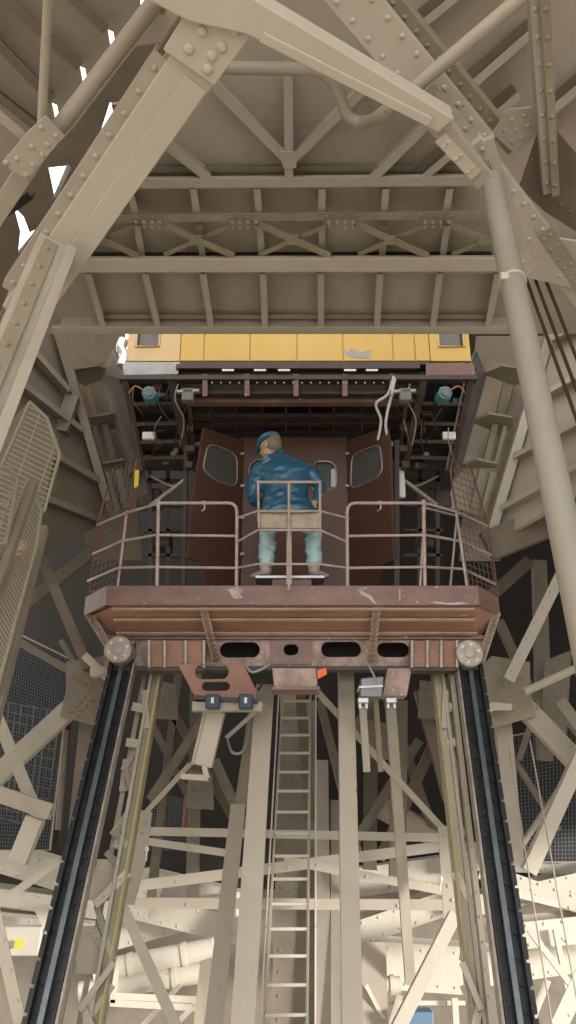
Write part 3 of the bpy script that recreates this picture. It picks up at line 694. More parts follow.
    MB().box(P(296, 410, 9.75), 3.5, .1, 1.6).build('shaft_screen', 'grease_shade', E)  # near-black sheet added for the dark of the shaft
    # side ladder frames carrying motors
    for side, xo0, xo1, xi0, xi1 in ((-1, 124, 143, 170, 190), (1, 472, 452, 425, 404)):
        q = lambda x, y, t: P(x, y, Yc + t)
        mem('frame_side', q(xo0, 376, 0), q(xo1, 470, .8), 6, .14, 'L', FR, 'machine_brown', parent=E)
        mem('frame_side', q(xi0, 376, 0), q(xi1, 470, .8), 7, .14, 'L', FR, 'machine_brown', parent=E)
        mem('frame_side', q(lerp(xi0, xi1, .1) - side * 14, 378, .1), q(xi1 - side * 6, 474, .9), 4, .1, 'L', FR, 'machine_brown', parent=E)
        for y in (404, 424, 442, 458):
            t = (y - 376) / 94
            mem('frame_rung', q(lerp(xo0, xo1, t), y, .8 * t), q(lerp(xi0, xi1, t), y - 1, .8 * t), 4, .2, 'L', FR, 'machine_brown', parent=E)
        MB().slab([q(xo0 + 2, 380, .3), q(xi0 - 2, 380, .3), q(xi1, 470, 1.05), q(xo1, 470, 1.05)], FR, .02).build('frame_backing', 'grease_shade', E)
        mx = 149 if side < 0 else 445
        c = P(mx, 392, Yc - .05)
        mo = MB().tube([c + V((0, -.02, -.02)), c + V((0, .22, .04))], .075, 20).build('motor', 'motor_blue', E, smooth=True, bevel=.01)
        MB().tube([c + V((0, -.05, -.03)), c + V((0, -.02, -.02))], .045, 16).build('motor_cap', 'sheet_grey', mo, smooth=True)
        mb = MB()
        for k in range(6):
            a = k * math.pi / 3; mb.box(c + V((math.cos(a) * .078, .1, math.sin(a) * .078)), .014, .16, .014)
        mb.build('cooling_fins', 'motor_blue', mo)
        MB().box(P(149 if side < 0 else 449, 436, Yc + .35), .15, .05, .09).build('junction_box', 'white_box', E, bevel=.01)
        gx = 188 if side < 0 else 405
        MB().box(P(gx, 396, Yc + .02), .13, .1, .15).build('control_box', 'box_green', E, bevel=.01)
        mem('control_arm', P(gx - 11, 391, Yc - .03), P(gx + 11, 390, Yc - .03), 3, .04, 'box', FR, 'window_trim', parent=E)
        ox = mx - 6 if side < 0 else mx + 6
        pipe('motor_cable', [P(ox, 390, Yc - .08), P(ox - side * -8, 386, Yc - .1), P(ox - side * -14, 393, Yc - .05)], .008, 'cable_orange', E, k=4)
        for t in range(3):
            xx = (172, 178, 184)[t] if side < 0 else (398, 410, 418)[t]
            pipe('hose', [P(xx, 380 + t * 4, Yc + .05), P(xx - 6 + 3 * t, 400, Yc + .1), P(xx + 6, 420, Yc + .3), P(xx + 2, 445, Yc + .5)], .008, 'cable' if t == 1 else 'grease_shade', E, k=4)
        mem('frame_link', P(xi1, 446, Yc + .7), P(xi1 - side * 12, 442, Yc + .6), 3, .05, 'box', FR, 'window_trim', parent=E)
        for yy in (410, 430, 450, 466):
            MB().box(P(xi1 - side * 3 + side * (yy % 7), yy, Yc + .5), .09, .1, .08).build('relay', 'machine_brown', E, bevel=.008)
    for a in ([(394, 376), (388, 394), (376, 404), (381, 420), (378, 440)], [(395, 378), (391, 398), (387, 414), (386, 430), (392, 446)]):
        pipe('pale_hose', [P(x, y, Yc - .04 + i * .12) for i, (x, y) in enumerate(a)], .016, 'white_box', E, k=6)
    MB().box(P(401, 483, 8.3), .085, .06, .37).build('tall_box', 'white_box', E, bevel=.012)  # plain tall white box
    # lower side machinery in the dark shaft
    for side in (-1, 1):
        f = lambda x: x if side < 0 else 588 - x
        for x, y0, y1 in ((150, 470, 586), (168, 466, 590)): mem('shaft_post', P(f(x), y0, 9.0), P(f(x), y1, 9.0), 4, .08, 'L', FR, 'machine_brown', parent=E)
        for y in (480, 505, 530, 555): mem('shaft_rung', P(f(145), y, 9.0), P(f(184), y, 9.0), 3, .06, 'L', FR, 'machine_brown', parent=E)
        pipe('hose', [P(f(150), 476, 8.9), P(f(172), 486, 8.7), P(f(184), 480, 8.7), P(f(186), 460, 8.6)], .012, 'cable', E, k=4)
        MB().tube([P(f(154), 545, 9.1), P(f(172), 545, 9.1)], .12, 18).build('gear_case', 'grease_shade', E, smooth=True, bevel=.02)
        MB().box(P(f(150), 500, 9.15), .3, .2, .25).build('gear_case', 'machine_brown', E, bevel=.03)
        rnd = random.Random(11 + side)
        for i in range(16):
            y = rnd.uniform(384, 466); t = (y - 376) / 94; x = lerp(lerp(126, 145, t), lerp(186, 196, t), rnd.random())
            MB().box(P(f(x), y, Yc + .12 + .75 * t), rnd.uniform(.04, .13), .07, rnd.uniform(.03, .10)).build('fitting_block', rnd.choice(['machine_brown', 'grease_shade', 'box_green', 'machine_brown', 'rust_frame']), E, bevel=.008)
        for i in range(7):
            x = rnd.uniform(128, 192); y = rnd.uniform(380, 440)
            pipe('conduit', [P(f(x), y, Yc + .1), P(f(x + rnd.uniform(-8, 8)), y + 14, Yc + .15), P(f(x + rnd.uniform(-10, 10)), y + 30, Yc + .4)], .006, rnd.choice(['cable', 'grease_shade', 'machine_brown', 'sheet_grey']), E, k=4)
        mem('stay_bar', P(f(150), 505, 8.6), P(f(186), 478, 8.4), 3, .04, 'box', FR, 'window_trim', parent=E)
        # side cheek sheet
        pts = [P(f(112), 350, 8.0), P(f(122), 378, 7.75), P(f(141), 470, 8.5), P(f(128), 474, 8.9), P(f(101), 375, 8.4)]
        MB().slab(pts, V((-side * -1, 0, 0)), .02).build('cheek_sheet', 'sheet_grey' if side > 0 else 'tower_deep_shade', E)
    # ---- passenger cabin
    Yy = 7.78
    cz0, cz1 = P(290, 362, Yy).z, P(290, 362, Yy).z + 2.2
    x0, x1 = P(180, 355, Yy).x, P(430, 355, Yy).x
    xs = [180, 181.5, 204, 250, 297, 343, 393, 415, 430]
    body = MB().box(((x0 + x1) / 2, Yy + .75, (cz0 + cz1) / 2), x1 - x0 - .02, 1.5, cz1 - cz0).build('cabin_body', 'yellow', E)
    MB().box(((x0 + x1) / 2, Yy + .8, cz0 - .03), P(470, 355, Yy).x - P(127, 355, Yy).x, 1.5, .05).build('cabin_floor', 'grease_shade', E)
    seams = [204, 250, 297, 343, 393, 415]
    edges = [x0] + [P(s_, 355, Yy).x for s_ in seams] + [x1]
    for a, b in zip(edges[:-1], edges[1:]):
        MB().box(((a + b) / 2, Yy - .006, (cz0 + cz1) / 2), b - a - .012, .025, cz1 - cz0 - .01).build('cabin_panel', 'yellow', E, bevel=.006)
    for xa, xb, wa, wb in ((127, 180, 137, 160), (430, 470, 438, 463)):
        A_, B_ = P(xa, 355, Yy).x, P(xb, 355, Yy).x; wA, wB = P(wa, 340, Yy).x, P(wb, 340, Yy).x
        wz0, wz1 = P(150, 348, Yy).z, P(150, 348, Yy).z + .9
        holed('cabin_end_panel', [(A_, cz0), (B_, cz0), (B_ - (.0 if xa < 200 else .0), cz1), (A_, cz1)], [[(wA, wz0), (wB, wz0), (wB, wz1), (wA, wz1)]], V((0, Yy - .01, 0)), V((1, 0, 0)), V((0, 0, 1)), .03, 'cream_yellow' if xa < 200 else 'yellow', E)
        MB().slab([V((wA, Yy + .03, wz0)), V((wB, Yy + .03, wz0)), V((wB, Yy + .03, wz1)), V((wA, Yy + .03, wz1))], FR, .01).build('cabin_window', 'window_glass', E)
        MB().tube([V((wA, Yy - .03, wz0)), V((wB, Yy - .03, wz0)), V((wB, Yy - .03, wz1)), V((wA, Yy - .03, wz1)), V((wA, Yy - .03, wz0))], .014, 6).build('window_frame', 'cream_yellow', E)
        MB().box(((A_ + B_) / 2, Yy + .9, (cz0 + cz1) / 2), B_ - A_ - .04, 1.4, cz1 - cz0 - .05).build('cabin_end', 'yellow', E)
    MB().slab([P(x, y, Yy - .022) for x, y in ((344, 347), (347, 352), (352, 348), (361, 352), (372, 349), (370, 358), (358, 358), (350, 357), (345, 354))], FR, .004).build('bare_patch', 'grey_patch', E)
    mem('cabin_sill', P(178, 363, Yy - .03), P(430, 363, Yy - .03), 3, .1, 'box', FR, 'machine_brown', parent=E)
    MB().slab([P(122, 362, Yy - .04), P(180, 362, Yy - .04), P(178, 374, Yy - .02), P(124, 375, Yy - .02)], FR, .03).build('end_skirt', 'bare_metal', E)
    MB().slab([P(426, 363, Yy - .04), P(474, 363, Yy - .04), P(476, 377, Yy - .02), P(426, 377, Yy - .02)], FR, .03).build('end_skirt', 'fascia_brown', E)
    pipe('crumpled_wrap', [P(124, 340, Yy), P(121, 348, Yy), P(124, 356, Yy), P(122, 366, Yy)], .06, 'foil', E, k=5, seg=9)
lift()

# ================================================================== 5. OPERATOR FIGURE
def remeshed(mb, name, m, parent, voxel=.012, smooth=4, fold=None, subd=0):
    me = bpy.data.meshes.new(name); org = wloc(parent)
    me.from_pydata([v - org for v in mb.v], [], mb.f)
    bm = bmesh.new(); bm.from_mesh(me); bmesh.ops.recalc_face_normals(bm, faces=bm.faces); bm.to_mesh(me); bm.free()
    o = bpy.data.objects.new(name, me); C.objects.link(o)
    r = o.modifiers.new('r', 'REMESH'); r.mode = 'VOXEL'; r.voxel_size = voxel
    s = o.modifiers.new('s', 'SMOOTH'); s.iterations = smooth; s.factor = .6
    dg = bpy.context.evaluated_depsgraph_get(); me2 = bpy.data.meshes.new_from_object(o.evaluated_get(dg))
    o.modifiers.clear(); o.data = me2; o.parent = parent; me2.materials.clear(); me2.materials.append(MATS[m])
    if fold:
        for v in me2.vertices: v.co = v.co + v.normal * fold(v.co)
    me2.shade_smooth(); return o
def man():
    Ym = 7.40
    def M(px, py, dy=0.0): return P(px, py, Ym + dy)
    k = pxm(M(288, 500))
    E = thing('person', M(289, 519), 'seated operator figure in blue coat and cap, jeans, back turned, right hand at hip', 'person')
    X, Yv, Z = V((1, 0, 0)), V((0, 1, 0)), V((0, 0, 1))
    def cr(pts, n=5):
        out = []
        for i in range(len(pts) - 1):
            p0 = pts[max(i - 1, 0)]; p1 = pts[i]; p2 = pts[i + 1]; p3 = pts[min(i + 2, len(pts) - 1)]
            for j in range(n):
                t = j / n; out.append(tuple(.5 * ((2 * b) + (c - a) * t + (2 * a - 5 * b + 4 * c - d) * t * t + (3 * b - a - 3 * c + d) * t ** 3) for a, b, c, d in zip(p0, p1, p2, p3)))
        out.append(pts[-1]); return out
    def torso(mb, rows, g=0.0):
        rows = cr([(M(x, y, dy).x, M(x, y, dy).y, M(x, y, dy).z, hw * k + g, hd + g) for x, y, dy, hw, hd in rows]); b = len(mb.v); seg = 24
        for x, y, z, hw, hd in rows:
            for j in range(seg):
                a = 2 * math.pi * j / seg; ca, sa = math.cos(a), math.sin(a)
                mb.v.append(V((x + hw * math.copysign(abs(ca) ** .85, ca), y + hd * math.copysign(abs(sa) ** .85, sa), z)))
        n = len(rows)
        for i in range(n - 1):
            for j in range(seg): mb.f.append((b + i * seg + j, b + i * seg + (j + 1) % seg, b + (i + 1) * seg + (j + 1) % seg, b + (i + 1) * seg + j))
        mb.f.append(tuple(b + j for j in range(seg))); mb.f.append(tuple(b + (n - 1) * seg + j for j in range(seg - 1, -1, -1)))
    def limb(mb, pts, rs, seg=14):
        r = cr([(p.x, p.y, p.z, q) for p, q in zip(pts, rs)], 5)
        mb.tube([V(a[:3]) for a in r], [a[3] for a in r], seg); mb.ell(pts[0], rs[0], rs[0], rs[0], 12, 8); mb.ell(pts[-1], rs[-1], rs[-1], rs[-1], 12, 8)
    rowsT = [(290, 520, .02, 26, .13), (289, 511, .02, 26, .135), (286, 499, .02, 22, .13), (285, 485, .03, 23, .14), (285, 473, .04, 27, .14), (284, 465, .05, 25, .12), (280, 459, .06, 17, .09), (277, 455, .07, 9, .065)]
    shL, elL, wrL = M(262, 470, .05), M(253, 495, .06), M(262, 509, .32)
    shR, elR, wrR = M(307, 471, .04), M(320, 487, .02), M(316, 501, -.02)
    # head: bowed and turned to the left
    hc = M(270, 446, .09); fd = V((-.80, .52, -.30)).normalized(); up = V((-.22, .08, 1)); up = (up - fd * up.dot(fd)).normalized(); rt = fd.cross(up).normalized()
    HS = 1.16
    H = lambda a, b, c: hc + (fd * a + rt * b + up * c) * HS
    hx = (fd, rt, up)
    body = MB(); torso(body, [(x, y, dy, hw * .82, hd * .8) for x, y, dy, hw, hd in rowsT])
    body.ell(H(0, 0, .025), .098 * HS, .078 * HS, .098 * HS, 20, 14, hx); body.ell(H(.035, 0, -.05), .066 * HS, .058 * HS, .07 * HS, 16, 10, hx)
    body.ell(H(.075, 0, -.085), .026 * HS, .03 * HS, .022 * HS, 10, 8, hx)                    # chin
    body.ell(H(.103, 0, -.012), .018 * HS, .012 * HS, .024 * HS, 10, 8, hx); body.ell(H(.108, 0, -.022), .013 * HS, .015 * HS, .011 * HS, 8, 6, hx)   # nose
    body.ell(H(.085, .03, -.03), .012 * HS, .018 * HS, .016 * HS, 8, 6, hx); body.ell(H(.085, -.03, -.03), .012 * HS, .018 * HS, .016 * HS, 8, 6, hx)   # cheeks
    body.ell(H(.088, 0, -.055), .012 * HS, .022 * HS, .006 * HS, 8, 6, hx); body.ell(H(.087, 0, -.064), .011 * HS, .02 * HS, .006 * HS, 8, 6, hx)     # lips
    body.ell(H(.087, 0, .02), .012 * HS, .05 * HS, .010 * HS, 10, 6, hx)                        # brow
    for s in (-1, 1): body.ell(H(-.005, s * .082, -.008), .022 * HS, .010 * HS, .034 * HS, 12, 8, hx); body.ell(H(-.003, s * .087, -.030), .012 * HS, .008 * HS, .012 * HS, 8, 6, hx)
    limb(body, [M(277, 457, .06), M(274, 452, .08), H(-.01, 0, -.05)], [.062, .056, .054])
    limb(body, [shL, elL, wrL], [.05, .042, .028]); limb(body, [shR, elR, wrR], [.05, .042, .028])
    hips = [(M(277, 520, .02), M(268, 527, .38), M(266, 569, .36)), (M(302, 520, .02), M(313, 527, .38), M(314, 569, .36))]
    for h, kn, an in hips: limb(body, [h, lerp(h, kn, .5), kn, lerp(kn, an, .45), an], [.085, .075, .055, .052, .035])
    # hands: palm, four unequal bent fingers, thumb
    def hand(w, fdir, across, nrm, s=1):
        fdir, across, nrm = fdir.normalized(), across.normalized(), nrm.normalized()
        pc = w + fdir * .048
        body.ell(pc, .05, .040, .016, 14, 10, (fdir, across, nrm))
        for i, (off, ln) in enumerate(((-.030, .066), (-.010, .076), (.010, .070), (.029, .055))):
            a = pc + fdir * .036 + across * off; b_ = a + fdir * ln * .42 + nrm * .003 + across * off * .15
            c_ = b_ + fdir * ln * .30 - nrm * .012 + across * off * .1; d_ = c_ + fdir * ln * .22 - nrm * .018
            limb(body, [a, b_, c_, d_], [.0098, .0092, .0085, .0075], 8)
        a = pc - fdir * .018 - across * .030; limb(body, [a, a - across * .026 + fdir * .018 - nrm * .006, a - across * .034 + fdir * .046 - nrm * .012], [.013, .011, .009], 8)
    hand(wrR, V((-.75, -.05, -.62)), V((-.5, 0, .8)), V((0, -1, .1)))
    hand(wrL, V((-.1, .9, -.35)), V((1, 0, 0)), V((0, .3, 1)))
    bo = remeshed(body, 'body', 'skin', E, .0065, 3)
    for s in (-1, 1): MB().ell(H(.086, s * .028, .004), .008 * HS, .011 * HS, .006 * HS, 8, 6, hx).build('eye', 'dark_eye', bo, smooth=True)
    # coat
    coat = MB(); torso(coat, [(290, 517, .02, 28, .15), (289, 511, .02, 28, .15)] + rowsT[2:-1] + [(277, 456, .07, 11, .075)], .012)
    limb(coat, [shL, lerp(shL, elL, .5) + V((-.02, 0, 0)), elL, lerp(elL, wrL, .5), lerp(elL, wrL, .92)], [.098, .088, .076, .064, .054])
    limb(coat, [shR, lerp(shR, elR, .5) + V((.02, 0, 0)), elR, lerp(elR, wrR, .5), lerp(elR, wrR, .85)], [.09, .078, .064, .05, .042])
    coat.tube([M(279, 458, .06), M(277, 453.5, .07)], [.085, .078], 16)
    def fold(c):
        f = noise.noise(V((c.x * 5 + c.z * 3, c.y * 6, c.z * 14))) * .014 + noise.noise(V((c.x * 9, c.y * 9 + 4, c.z * 24 - c.x * 9))) * .008
        return f
    remeshed(coat, 'coat', 'coat_blue', E, .010, 4, fold)
    belt = MB(); torso(belt, [(290, 513, .02, 29.5, .148), (290, 510, .02, 29.5, .148)], .012)
    # trousers
    tr = MB(); torso(tr, [(290, 523, .02, 26, .14), (290, 518, .02, 26, .14), (290, 512, .02, 23, .12)], 0)
    for h, kn, an in hips: limb(tr, [h, lerp(h, kn, .5), kn, lerp(kn, an, .4), lerp(kn, an, .84)], [.105, .10, .088, .086, .078])
    def fold2(c): return noise.noise(V((c.x * 9 + c.z * 7, c.y * 9, c.z * 20))) * .02 + noise.noise(V((c.x * 20, c.y * 20, c.z * 40))) * .006
    remeshed(tr, 'jeans', 'jeans', E, .010, 3, fold2)
    for h, kn, an in hips:
        sh = MB(); s_ = 1 if an.x > LX else -1
        f_ = V((s_ * .9, 1, 0)).normalized(); r_ = V((1, -s_ * .9, 0)).normalized()
        sh.ell(an + V((0, 0, -.012)), .06, .062, .062, 14, 8); sh.ell(an + f_ * .09 + V((0, 0, -.035)), .13, .048, .034, 16, 8, (f_, r_, Z)); sh.ell(an + f_ * .16 + V((0, 0, -.035)), .07, .05, .03, 14, 8, (f_, r_, Z))
        so = remeshed(sh, 'shoe', 'shoe', E, .008, 3)
        MB().tube([an + f_ * .03 + V((0, 0, -.066)), an + f_ * .031 + V((0, 0, -.052))], .06, 14).build('heel', 'shoe', so)
    # hair and cap
    hair = MB(); hair.ell(H(-.028, 0, .018), .092 * HS, .086 * HS, .095 * HS, 20, 14, hx); hair.ell(H(-.045, 0, -.04), .062 * HS, .07 * HS, .05 * HS, 16, 10, hx)
    remeshed(hair, 'hair', 'hair', E, .009, 2)
    cap = MB(); cap.ell(H(-.005, 0, .062), .112 * HS, .100 * HS, .058 * HS, 24, 12, hx)
    cap.tube([H(0, 0, .035), H(0, 0, .070)], .098 * HS, 28)
    co = remeshed(cap, 'cap', 'cap_blue', E, .008, 2)
    MB().tube([H(0, 0, .030), H(0, 0, .050)], .1035 * HS, 28).build('cap_band', 'coat_blue', co, smooth=True)
    vis = MB(); vs = []; n = 14
    for i in range(n + 1):
        a = math.radians(-62 + 124 * i / n); vs.append((math.cos(a), math.sin(a)))
    pts = [H(.10 * c, .10 * s, .036) for c, s in vs] + [H(.10 * c + .055 * max(c, 0), .104 * s, .018) for c, s in reversed(vs)]
    for i in range(n):
        a, b, c_, d_ = pts[i], pts[i + 1], pts[2 * n - i], pts[2 * n + 1 - i]; vis.slab([a, b, c_, d_], up, .008)
    vis.build('visor', 'cap_blue', co)
man()

# ================================================================== 6. RUNNING RAILS AND GUIDES
def running_rail(A, B, wpx, lab, flip):
    E = thing('running_rail', B, lab, 'rail')
    d = (B - A).normalized(); n = FR - d * FR.dot(d); n.normalize(); sd = d.cross(n).normalized(); W = wpx * pxm((A + B) / 2)
    if sd.x < 0: sd = -sd
    MB().prism(prof('U', W, .10, .014), A - d * .25, B, sd, n).build('channel', 'rail_dark', E)
    head = MB().prism([(-.016, -.06), (.016, -.06), (.022, .012), (-.022, .012)], A - d * .25 - n * .02, B - n * .02, sd, n).build('rail_head', 'rail_head', E, bevel=.004)
    L = (B - A).length; k = int(L / .17)
    mb = MB()
    for i in range(k):
        p = A + d * (i + .3) * L / k
        for s in (-1, 1):
            q = p + sd * s * W * .30 - n * .085
            mb.slab([q - sd * W * .19 - d * .07, q + sd * W * .19 - d * .07, q + sd * W * .19 + d * .05 + d * .03 * s * flip, q - sd * W * .19 + d * .05], n, -.012 - .0) 
    mb.build('tread_plates', 'rail_dark', E)
    mb = MB()
    for i in range(k):
        p = A + d * (i + .3) * L / k
        mb.box(p + sd * flip * (W / 2 + .012) - n * .03, .03, .04, L / k * .82, (sd, n, d))
    mb.build('side_cleats', 'rail_dark', E)
    MB().prism(prof('box', .02, .11), A + sd * -flip * (W / 2 + .018), B + sd * -flip * (W / 2 + .018), sd, n).build('edge_strip', 'wheel_steel', E)
running_rail(P(122, 662, 7.80), P(33, 1050, 6.45), 24, 'dark toothed running rail on the left, under the left wheel', -1)
running_rail(P(470, 664, 7.80), P(525, 1050, 6.45), 25, 'dark toothed running rail on the right, under the right wheel', 1)
def guide(A, B, wpx, side, lab):
    E = thing('guide_channel', B, lab, 'channel')
    mem('web', A, B, wpx, .14, 'C', FR, 'tower_olive' if side < 0 else 'tower_paint', parent=E)
    d = (B - A).normalized(); W = wpx * pxm((A + B) / 2); sd = V((1, 0, 0))
    MB().prism([(-.012, 0), (.012, 0), (.012, .02), (-.012, .02)], A + sd * -side * W * .40 + V((0, -.004, 0)), B + sd * -side * W * .40 + V((0, -.004, 0)), sd, FR).build('yellow_line', 'yellow_line', E)
    MB().prism([(-.014, 0), (.014, 0), (.014, .05), (-.014, .05)], A + sd * side * W * .42, B + sd * side * W * .42, sd, FR).build('flange', 'tower_paint', E)
    MB().prism([(-.008, 0), (.008, 0), (.008, .04), (-.008, .04)], A + sd * -side * W * .50, B + sd * -side * W * .50, sd, FR).build('outer_edge', 'tower_olive', E)
guide(P(158, 664, 8.05), P(91, 1050, 6.9), 11, -1, 'left guide channel with yellow painted line')
guide(P(437, 666, 8.05), P(481, 1050, 6.9), 11, 1, 'right guide channel with yellow painted line')
def rail_lattice(f, lab, Yt=7.98, Yb=6.8):
    E = thing('rail_lattice', P(f(100), 1040, Yb), lab, 'lattice')
    def Q(px, py, dy=0): t = (py - 664) / 376; return P(f(px), py, lerp(Yt, Yb, t) + dy)
    mem('chord', Q(134, 668), Q(56, 1040), 5, .10, 'L', FR, 'tower_paint', parent=E, riv=(.18, [0]), rr=.014)
    mem('chord', Q(146, 668, .25), Q(76, 1040, .25), 5, .10, 'L', FR, 'tower_paint', parent=E)
    zz = [(146, 690, 152, 728), (134, 706, 150, 709), (152, 728, 128, 770), (128, 742, 146, 744), (127, 770, 140, 800), (140, 800, 118, 835), (116, 830, 132, 846), (118, 848, 126, 838), (108, 852, 130, 872), (130, 872, 100, 905), (98, 905, 118, 960), (96, 930, 114, 960), (116, 962, 84, 1010), (84, 1005, 100, 1040), (90, 1020, 118, 985)]
    for i, (a, b, c, d) in enumerate(zz):
        mem('lacing_bar', Q(a - 2, b, .04 * (i % 3)), Q(c - 5, d, .04 * (i % 3)), 8 if i % 2 else 6, .03, 'box', FR, 'tower_bright' if i % 2 else 'tower_paint', parent=E, riv=(.12, [0]) if i % 2 else None, rr=.014)
    for (x, y, s) in ((133, 775, 10), (110, 880, 13), (96, 950, 15)):
        plate('lacing_plate', [Q(x - s, y - s * 1.6, .12), Q(x + s, y - s * 1.6, .12), Q(x + s * .6, y + s * 1.6, .12), Q(x - s * 1.4, y + s * 1.6, .12)], FR, .02, 'tower_bright', [Q(x - s * .5, y - s, .12), Q(x + s * .4, y - s, .12), Q(x - s * .7, y + s, .12), Q(x + s * .1, y + s, .12)], .014, parent=E)
rail_lattice(lambda x: x, 'riveted lacing between left running rail and left guide channel')
rail_lattice(lambda x: 588 - x + (x - 140) * .45, 'riveted lacing between right running rail and right guide channel')

# ================================================================== 7. CENTRAL COLUMNS AND LADDER
def strip(ax, ay, bx, by, Ya, Yb, w, lab, name='channel_column', t=.14, m='tower_bright', kind='C'):
    E = thing(name, P(bx, by, Yb), lab, 'column')
    mem('web', P(ax, ay, Ya), P(bx, by, Yb), w, t, kind, FR, m, parent=E, bevel=.005)
    for k in (.33, .66):
        q0 = lerp(P(ax, ay, Ya), P(bx, by, Yb), k); q1 = lerp(P(ax, ay, Ya), P(bx, by, Yb), k + .055)
        mem('splice_plate', q0 - V((0, .004, 0)), q1 - V((0, .004, 0)), w * .8, .012, 'box', FR, m, parent=E, riv=(.1, [-.3, .3]), rr=.008)
strip(265, 684, 241, 1050, 8.6, 7.2, 21, 'pale channel column immediately left of the ladder')
strip(346, 664, 353, 1050, 8.6, 7.2, 18, 'pale channel column immediately right of the ladder')
strip(238, 804, 210, 1050, 9.0, 7.9, 16, 'outer pale channel column left of the ladder column pair', m='tower_paint')
mem('upper_column', P(256, 700, 9.6), P(241, 808, 9.1), 13, .12, 'C', FR, 'tower_olive', label='dim upper length above the outer left channel column', cat='column')
def ladder():
    A0, A1 = P(283, 688, 10.3), P(263, 1050, 7.95); B0, B1 = P(310.5, 688, 10.3), P(306.5, 1050, 7.95)
    E = thing('ladder', lerp(A1, B1, .5), 'long narrow service ladder rising in the centre to the lift underside', 'ladder')
    for a, b in ((A0, A1), (B0, B1)):
        MB().prism(prof('box', .028, .045), a, b, V((1, 0, 0)), FR).build('stringer', 'tower_paint', E)
    for y in (701, 718, 735, 753, 772, 791, 812, 833, 856, 879, 904, 929, 956, 985, 1015, 1046):
        # same height on both stringers
        def onl(a, b):
            lo, hi = 0., 1.
            for _ in range(40):
                m_ = (lo + hi) / 2; p = lerp(a, b, m_); yy = 512 - F * p.dot(UP) / p.dot(FW)
                if yy < y: lo = m_
                else: hi = m_
            return lerp(a, b, lo)
        p, q = onl(A0, A1), onl(B0, B1)
        MB().tube([p, q], .0155, 8).build('rung', 'tower_pale', E, smooth=True)
ladder()
for (a, b, lab) in (((279, 690), (259, 1050), 'thin steel rod alongside the left of the ladder'), ((316, 690), (315, 1050), 'thin steel rod alongside the right of the ladder')):
    o = MB().tube([P(*a, 10.2), P(*b, 7.9)], .009, 8).build('steel_rod', 'tower_pale', smooth=True); tag(o, lab, 'rod')
# deep box column behind the ladder
def rear_column():
    E = thing('box_column', P(298, 1050, 11), 'dark riveted box column directly behind the ladder', 'column')
    mb = MB(); addmem(mb, P(298, 700, 13.2), P(294, 1060, 11.0), 40, .3, 'box', FR, riv=(.26, [-.36, 0, .36]), rr=.022); mb.build('face_plate', 'tower_shaded', E, smooth=True)
    mem('corner_angle', P(322, 760, 12.6), P(324, 1060, 10.8), 14, .2, 'L', FR, 'tower_paint', parent=E)
    mem('corner_angle', P(336, 800, 12.4), P(338, 1060, 10.7), 12, .2, 'L', FR, 'tower_paint', parent=E)
rear_column()
plate('shield_plate', [P(362, 942, 9.8), P(386, 942, 9.8), P(389, 1060, 9.5), P(360, 1060, 9.5)], FR, .05, 'tower_plate', label='plain grey shield plate right of the right ladder column')
plate('shield_plate', [P(200, 962, 9.9), P(212, 958, 9.9), P(205, 1060, 9.5), P(190, 1060, 9.5)], FR, .05, 'tower_plate', label='narrow grey shield plate left of the outer channel column')
# members hung from the lift underside region
def hanger():
    E = thing('channel_hanger', P(194, 775, 8.1), 'short pale channel hanging under the left blue clamp with stepped foot', 'hanger')
    mem('web', P(215, 711, 7.95), P(202, 766, 8.0), 19, .14, 'C', FR, 'tower_bright', parent=E, bevel=.005)
    mem('side_strip', P(205, 711, 7.93), P(192, 765, 7.98), 3, .1, 'box', FR, 'tower_paint', parent=E)
    mem('foot', P(181, 776, 8.0), P(208, 778, 8.0), 5, .14, 'C', FR, 'tower_bright', parent=E)
    mem('foot_stop', P(204, 766, 7.98), P(207, 778, 7.98), 5, .12, 'box', FR, 'tower_bright', parent=E)
hanger()
mem('tie_rod', P(264, 704, 8.2), P(226, 738, 8.3), 4, .06, 'L', FR, label='short slanting tie between blue clamp and pale hanger')
mem('tie_rod', P(190, 764, 8.2), P(137, 822, 8.5), 5, .05, 'L', FR, label='bent slanting tie running down left from the pale hanger')
mem('tie_rod', P(316, 690, 8.6), P(446, 832, 9.0), 6, .05, 'L', FR, label='long slanting tie from ladder top down to right guide')
mem('hanging_angle', P(363, 706, 8.0), P(367, 772, 8.2), 7, .06, 'C', FR, label='left short leg hanging below the grey box')
mem('hanging_angle', P(376, 700, 8.3), P(381, 772, 8.5), 5, .06, 'C', FR, 'tower_olive', label='middle thin leg hanging below the brown bracket')
mem('hanging_column', P(391, 706, 8.6), P(411, 985, 9.6), 10, .09, 'C', FR, label='slender column dropping from right clamp behind the cross braces', cat='column')
pipe('loose_cable', [P(228, 740, 8.4), P(232, 752, 8.3), P(242, 752, 8.3), P(248, 738, 8.5), P(252, 715, 8.6)], .013, 'cable', label='loose grey cable loop beside the pale hanger', cat='cable')

